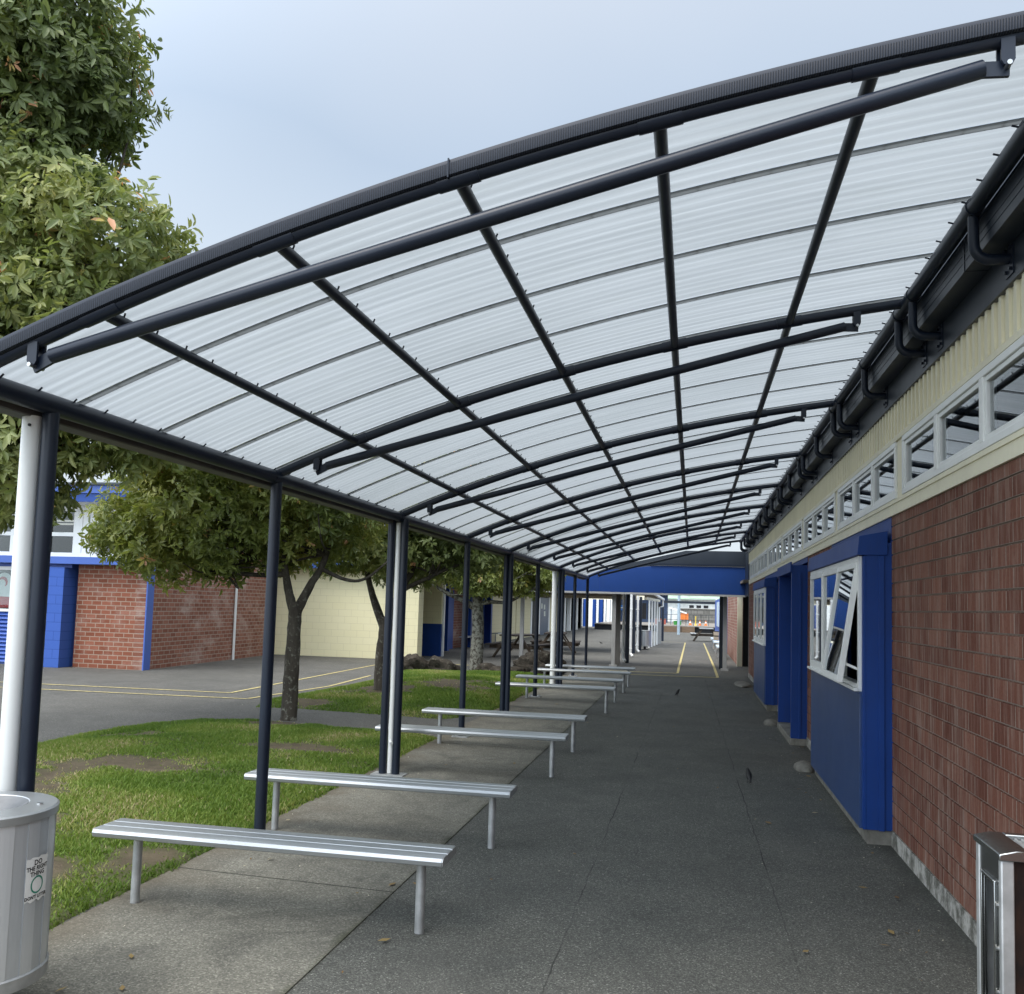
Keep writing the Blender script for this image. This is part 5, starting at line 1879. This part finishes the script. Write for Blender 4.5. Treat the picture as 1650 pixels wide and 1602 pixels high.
m.tube([(-1.40, 45.0, 2.16), (-1.40, 45.0, 1.85), (-1.58, 45.05, 1.80), (-1.58, 45.05, 1.1)], 0.035, 8)
m.build("downpipe", 'white', ver)
bx(-1.74, -1.50, 45.8, 46.1, 0, 1.18).build("post_casing", 'grey_post', ver)

# ------------------------------------------------------------------ things at the far end of the yard
far = thing("far_hall", (-8, 88, 0), "distant dark blue weatherboard hall behind a row of white posts", "building")
m = MB()
z = 0.0
while z < 3.2:
    m.hexa([(-16, 88 - 0.04, z), (-2.3, 88 - 0.04, z), (-2.3, 88.3, z), (-16, 88.3, z), (-16, 88.0, z + 0.199), (-2.3, 88.0, z + 0.199), (-2.3, 88.3, z + 0.199), (-16, 88.3, z + 0.199)])
    z += 0.2
m.build("weatherboards", simple("dark_blue_boards", (0.022, 0.05, 0.12), 0.5), far)
bx(-16, -2.0, 86.5, 92, 3.22, 3.4).build("roof", 'roof_iron', far)
bx(-16, -6.5, 82.9, 83.05, 2.5, 2.72).build("verandah_beam", 'cream', far)
bx(-16, -6.3, 83.06, 86.49, 2.73, 2.82).build("verandah_roof", 'soffit', far)
for px, mat, wd in ((-10.6, 'blue', 0.45), (-9.95, 'white', 0.25), (-9.55, 'blue', 0.4), (-9.1, 'white', 0.35), (-8.75, 'blue', 0.35), (-8.5, 'white', 0.25), (-8.1, 'blue', 0.4), (-7.85, 'white', 0.26), (-7.5, 'white', 0.3), (-7.15, 'white', 0.28), (-6.85, 'blue', 0.3), (-11.3, 'white', 0.3), (-12.0, 'blue', 0.5)):
    bx(px - wd / 2, px + wd / 2, 82.85, 83.15, 0, 2.49).build("post", mat, far)
for (x0, x1) in ((-6.9, -6.3), (-5.75, -5.45)):
    bx(x0, x1, 87.9, 87.945, 1.55, 2.05).build("blue_sign", 'sign_blue', far)
    bx(x0 + 0.08, x1 - 0.08, 87.885, 87.899, 1.78, 1.86).build("white_stripe", 'white', far)
for x in (-4.6, -3.9, -3.2):
    bx(x - 0.28, x + 0.28, 87.93, 87.948, 0.8, 2.3).build("window", 'black', far)

deck = thing("deck", (-2, 74, 0), "low raised deck with brown timber retaining boards in the distance", "deck")
bx(-7.6, 2.6, 72.1, 100, 0.44, 0.50).build("deck_floor", simple("pale_deck", (0.22, 0.20, 0.175), 0.8), deck)
bx(-7.6, -2.35, 72.4, 72.6, 0.0, 0.435).build("black_deck_front", 'black', deck)
bx(-2.33, -0.9, 72.0, 72.2, -0.02, 0.435).build("timber_panel", 'wood_mid', deck)
bx(-0.8, 0.2, 72.0, 72.2, -0.02, 0.435).build("timber_panel", 'wood_mid', deck)
bx(-0.9, -0.8, 71.95, 72.2, 0, 0.46).build("panel_post", 'wood_leg', deck)
bx(0.22, 1.9, 72.4, 72.6, 0.0, 0.435).build("black_deck_front", 'black', deck)  # black board standing for the dark opening under the deck
m = MB()
for z in (0.95, 1.35):
    m.tube([(-2.3, 75, z), (1.9, 75, z)], 0.018, 6)
for x in np.linspace(-2.3, 1.9, 8):
    m.tube([(x, 75, 0.5), (x, 75, 1.36)], 0.018, 6)
m.build("railing", 'steel', deck)

rw = thing("retaining_wall", (0.9, 95, 0), "stained grey block retaining wall behind the deck", "wall")
bx(-1.2, 2.6, 95, 95.4, 0.0, 1.85).build("wall_face", 'fence', rw)
bx(-1.2, 2.6, 94.95, 95.45, 1.851, 1.93).build("coping", 'concrete', rw)

hs = thing("pale_house", (0, 112, 0), "pale distant house with a light green roof beyond the wall", "house")
bx(-3.2, 4.2, 112, 118, 0, 3.05).build("wall", simple("pale_render", (0.70, 0.71, 0.68), 0.7), hs)
m = MB()
m.hexa([(-0.4, 111.4, 3.1), (4.6, 111.4, 3.1), (4.6, 115, 3.9), (-0.4, 115, 3.9), (-0.4, 111.4, 3.2), (4.6, 111.4, 3.2), (4.6, 115, 4.0), (-0.4, 115, 4.0)])
m.hexa([(-3.6, 111.3, 3.06), (-0.41, 111.3, 3.06), (-0.41, 115, 4.4), (-3.6, 115, 4.4), (-3.6, 111.3, 3.16), (-0.41, 111.3, 3.16), (-0.41, 115, 4.5), (-3.6, 115, 4.5)])
m.build("roof", 'green_roof', hs)
for x in (-0.1, 0.75, 1.6):
    wi = bx(x - 0.33, x + 0.33, 111.93, 111.99, 2.0, 2.45).build("window", 'white', hs)
    bx(x - 0.28, x + 0.28, 111.91, 111.929, 2.05, 2.4).build("pane", 'black', wi)

pg = thing("pergola", (0, 50, 0), "dark beam on a white post spanning the far yard", "pergola")
bx(-1.55, 1.22, 49.95, 50.1, 2.06, 2.19).build("beam", 'gutter_dark', pg)
bx(1.22, 1.34, 49.95, 50.07, 0, 2.35).build("post", 'white', pg)
bx(-1.62, -1.5, 49.95, 50.07, 0, 2.2).build("post", 'steel', pg)
pp = MB().tube([(-0.93, 65, 0), (-0.93, 65, 3.0)], 0.10, 12).build("pole", 'pale_blue', loc=(-0.93, 65, 0))
tag(pp, "pale blue steel pole in front of the orange slide", "pole")

sl = thing("playground_slide", (-0.8, 85, 0.5), "orange playground slide with a white chute on the deck", "slide")
MB().beam((-2.1, 85, 1.95), (-0.5, 85, 1.45), 0.5, 0.12).build("chute", 'white', sl)
bx(-1.05, -0.35, 84.8, 85.3, 0.85, 1.42).build("orange_panel", 'orange', sl)
for x in (-1.0, -0.42, -1.9):
    MB().tube([(x, 85, 0.5), (x, 85, 0.9 if x > -1.5 else 1.85)], 0.05, 8).build("leg", 'pale_blue', sl)


def cone(x, y, lab):
    c = thing("traffic_cone", (x, y, 0.5), lab, "cone", "cones on the deck")
    MB().tube([(x, y, 0.53), (x, y, 0.70)], [0.11, 0.075], 12).build("cone_body", 'orange', c)
    MB().tube([(x, y, 0.7005), (x, y, 0.80)], [0.075, 0.05], 12).build("white_collar", 'white', c)
    MB().tube([(x, y, 0.8005), (x, y, 0.92)], [0.05, 0.02], 12).build("tip", 'orange', c)
    bx(x - 0.15, x + 0.15, y - 0.15, y + 0.15, 0.501, 0.53).build("base", 'orange', c)


cone(-0.15, 76.5, "orange traffic cone left of the yellow post on the deck")
cone(0.62, 76.5, "orange traffic cone between the yellow post and the picnic table")
cone(1.1, 76.6, "orange traffic cone nearest the right edge of the deck")
for x, lab in ((-1.35, "round green tub on the left, on the deck edge"), (-1.02, "round green tub on the right, on the deck edge")):
    o = MB().tube([(x, 76, 0.501), (x, 76, 0.80)], [0.13, 0.16], 14)
    o.tube([(x, 76, 0.8005), (x, 76, 0.83)], 0.175, 14)
    tag(o.build("tub", 'green_pl', loc=(x, 76, 0.5)), lab, "tub", "green tubs on the deck")
o = MB().tube([(0.28, 77, 0.501), (0.28, 77, 1.25)], 0.045, 10)
o.tube([(0.28, 77, 0.501), (0.28, 77, 0.56)], [0.14, 0.10], 10)
tag(o.build("marker_post", 'yellow', loc=(0.28, 77, 0.5)), "thin yellow marker post standing on the deck", "post")
rb = thing("red_planter", (-2.6, 77, 0.5), "faded red planter box behind the white posts", "planter")
bx(-3.0, -2.15, 76.8, 77.3, 0.501, 0.95).build("box", 'red_br', rb)
bx(-3.03, -2.12, 76.77, 77.33, 0.951, 0.99).build("rim", 'wood_mid', rb)


def picnic(cx, cy, label, rot, topmat='wood_dark', L=1.9):
    root = thing("picnic_table", (cx, cy, 0), label, "picnic table", "timber picnic tables in the yard")
    hl = L / 2
    m = MB()
    for k in range(5):
        y = -0.36 + k * 0.15
        m.box(cx - hl, cx + hl, cy + y, cy + y + 0.138, 0.70, 0.745)
    m.build("table_top", topmat, root, bevel=0.004)
    for s in (-1, 1):
        m = MB()
        for k in range(2):
            y0 = s * 0.72 - 0.14 + k * 0.145
            m.box(cx - hl, cx + hl, cy + y0, cy + y0 + 0.135, 0.41, 0.45)
        m.build("seat", topmat, root, bevel=0.004)
    for x in (cx - hl * 0.66, cx + hl * 0.66):
        for s in (-1, 1):
            MB().beam((x, cy + s * 0.70, 0.0), (x, cy + s * 0.22, 0.70), 0.05, 0.12, (1, 0, 0)).build("leg", 'wood_leg', root)
        m = bx(x + 0.0255, x + 0.07, cy - 0.84, cy + 0.84, 0.30, 0.409)
        m.build("cross_bar", 'wood_leg', root)
    root.rotation_euler = (0, 0, rot)
    return root


picnic(-5.45, 29.1, "dark timber picnic table nearest, just behind the grey porch post", 1.42)
picnic(-4.8, 32.6, "dark timber picnic table behind the nearer one under the porch", 1.66)
picnic(0.78, 52.0, "timber picnic table with a pale top by the far white post", 1.6, 'galv')

# ------------------------------------------------------------------ buildings past the school on the right
rb2 = thing("store_block", (1.6, 34, 0), "brick and blue store block beyond the end of the school", "building")
bx(1.37, 1.52, 28.95, 29.1, 0, 2.75).build("column", 'cream', rb2)
bx(1.55, 3.2, 29.15, 29.3, 0, 2.75).build("doorway_shade", 'black', rb2)  # black slab that paints the shade inside the opening
bx(1.40, 3.2, 29.31, 38.0, 0, 2.35).build("brick_wall", 'brick_y', rb2)
bx(1.17, 3.2, 38.01, 49.0, 0, 2.25).build("blue_wall", 'blue_lit', rb2)
bx(1.13, 1.169, 41.2, 44.2, 1.0, 2.1).build("notice_panel", 'board', rb2)
bx(1.30, 3.4, 29.0, 49.2, 2.76, 2.86).build("roof", 'roof_iron', rb2)
bx(1.30, 3.4, 24.52, 29.14, 2.45, 2.52).build("lobby_ceiling", 'soffit', rb2)
bx(2.4, 2.5, 24.52, 29.0, 0, 2.44).build("lobby_wall", 'black', rb2)  # near-black colour stands for the shade in the lobby
for k, (y, lab) in enumerate([(33.5, "pale bench end nearest, sticking out from the far brick wall"), (38.6, "pale bench end in the middle at the far blue wall"), (43.2, "pale bench end farthest along the far blue wall")]):
    x0 = 0.86
    bt = thing("side_bench", (1.0, y, 0), lab, "bench", "pale benches along the far wall")
    bx(x0, 1.16, y - 1.0, y + 1.0, 0.40, 0.45).build("seat", 'board', bt)
    for q in (-0.8, 0.8):
        bx(x0 + 0.06, x0 + 0.12, y + q - 0.03, y + q + 0.03, 0, 0.399).build("leg", 'grey_post', bt)
cr_ = thing("wooden_crate", (1.0, 40.6, 0.0), "pale slatted wooden crate standing by the far benches", "crate")
m = MB()
for k in range(4):
    m.box(0.92, 1.14, 40.4, 40.42, 0.04 + k * 0.2, 0.19 + k * 0.2)
    m.box(0.92, 0.935, 40.421, 40.8, 0.04 + k * 0.2, 0.19 + k * 0.2)
m.build("slats", simple("pale_crate_wood", (0.50, 0.40, 0.27), 0.7), cr_)
cr_.children[0].name = "slat_panel"
bx(0.936, 1.14, 40.421, 40.8, 0.03, 0.82).build("inner_box", 'black', cr_)


# ------------------------------------------------------------------ birds
def bird(x, y, rot, label, upright=True):
    """small dark starling-like bird: one body with tail and beak, thin legs"""
    root = thing("bird", (x, y, 0), label, "bird", "small dark birds on the ground")
    m = MB()
    k = 1.0
    if upright:
        spine = [(-0.055, 0.018), (-0.04, 0.030), (-0.02, 0.052), (0.0, 0.078), (0.012, 0.100), (0.020, 0.118), (0.030, 0.124), (0.040, 0.124), (0.058, 0.122)]
    else:
        spine = [(-0.095, 0.048), (-0.07, 0.052), (-0.04, 0.060), (-0.005, 0.070), (0.030, 0.082), (0.047, 0.098), (0.060, 0.104), (0.070, 0.104), (0.090, 0.100)]
    rad = [0.006, 0.010, 0.024, 0.030, 0.024, 0.017, 0.017, 0.010, 0.002]
    ca, sa = math.cos(rot), math.sin(rot)
    m.tube([(x + u * ca, y + u * sa, z) for u, z in spine], rad, 12)
    m.build("body", 'feather', root, ang=70)
    for s in (-1, 1):
        ox, oy = -sa * 0.012 * s, ca * 0.012 * s
        MB().tube([(x + ox, y + oy, 0.06), (x + ox + 0.004 * ca, y + oy, 0.03), (x + ox, y + oy, 0.003), (x + ox + 0.018 * ca, y + oy + 0.018 * sa, 0.002)], 0.0022, 5).build("leg", 'rubber', root)


bird(0.56, 9.28, 1.9, "small black bird standing upright on the walkway near the blue bay")
bird(-0.26, 18.1, 0.4, "small black bird farther along the walkway in line with the seam")
bird(-4.15, 42.5, 2.9, "small dark bird pecking on the asphalt beyond the porch", False)

# ------------------------------------------------------------------ fallen leaves and scraps: nobody would count them
rng = np.random.default_rng(77)
P = []
for _ in range(520):
    x = rng.uniform(-6.8, 1.35)
    y = 3.4 + 21 * rng.random() ** 1.4
    if rng.random() < 0.35:
        x = 1.42 - abs(rng.normal()) * 0.25
    elif rng.random() < 0.4:
        x = -3.0 + abs(rng.normal()) * 0.35
    P.append((x, y, 0.014 if x > -3.05 else 0.075))
P = np.array(P)
n = len(P)
a = rng.random(n) * 2 * np.pi
L = rng.choice([0.006, 0.009, 0.014, 0.03, 0.04], n, p=[0.4, 0.3, 0.15, 0.1, 0.05])
dx, dy = np.cos(a) * L, np.sin(a) * L
V = np.stack([P + np.column_stack([-dx, -dy, rng.random(n) * 0.004]), P + np.column_stack([dy * 0.4, -dx * 0.4, 0.002 + rng.random(n) * 0.006]), P + np.column_stack([dx, dy, rng.random(n) * 0.006]), P + np.column_stack([-dy * 0.4, dx * 0.4, rng.random(n) * 0.003])], axis=1).reshape(-1, 3)
tint = np.where(L < 0.012, 0.75 + 0.25 * rng.random(n), rng.random(n) * 0.75)
struct(tri_mesh("fallen_leaves", V, np.arange(n * 4).reshape(-1, 4), tint, 'dead_leaf'), 'stuff')
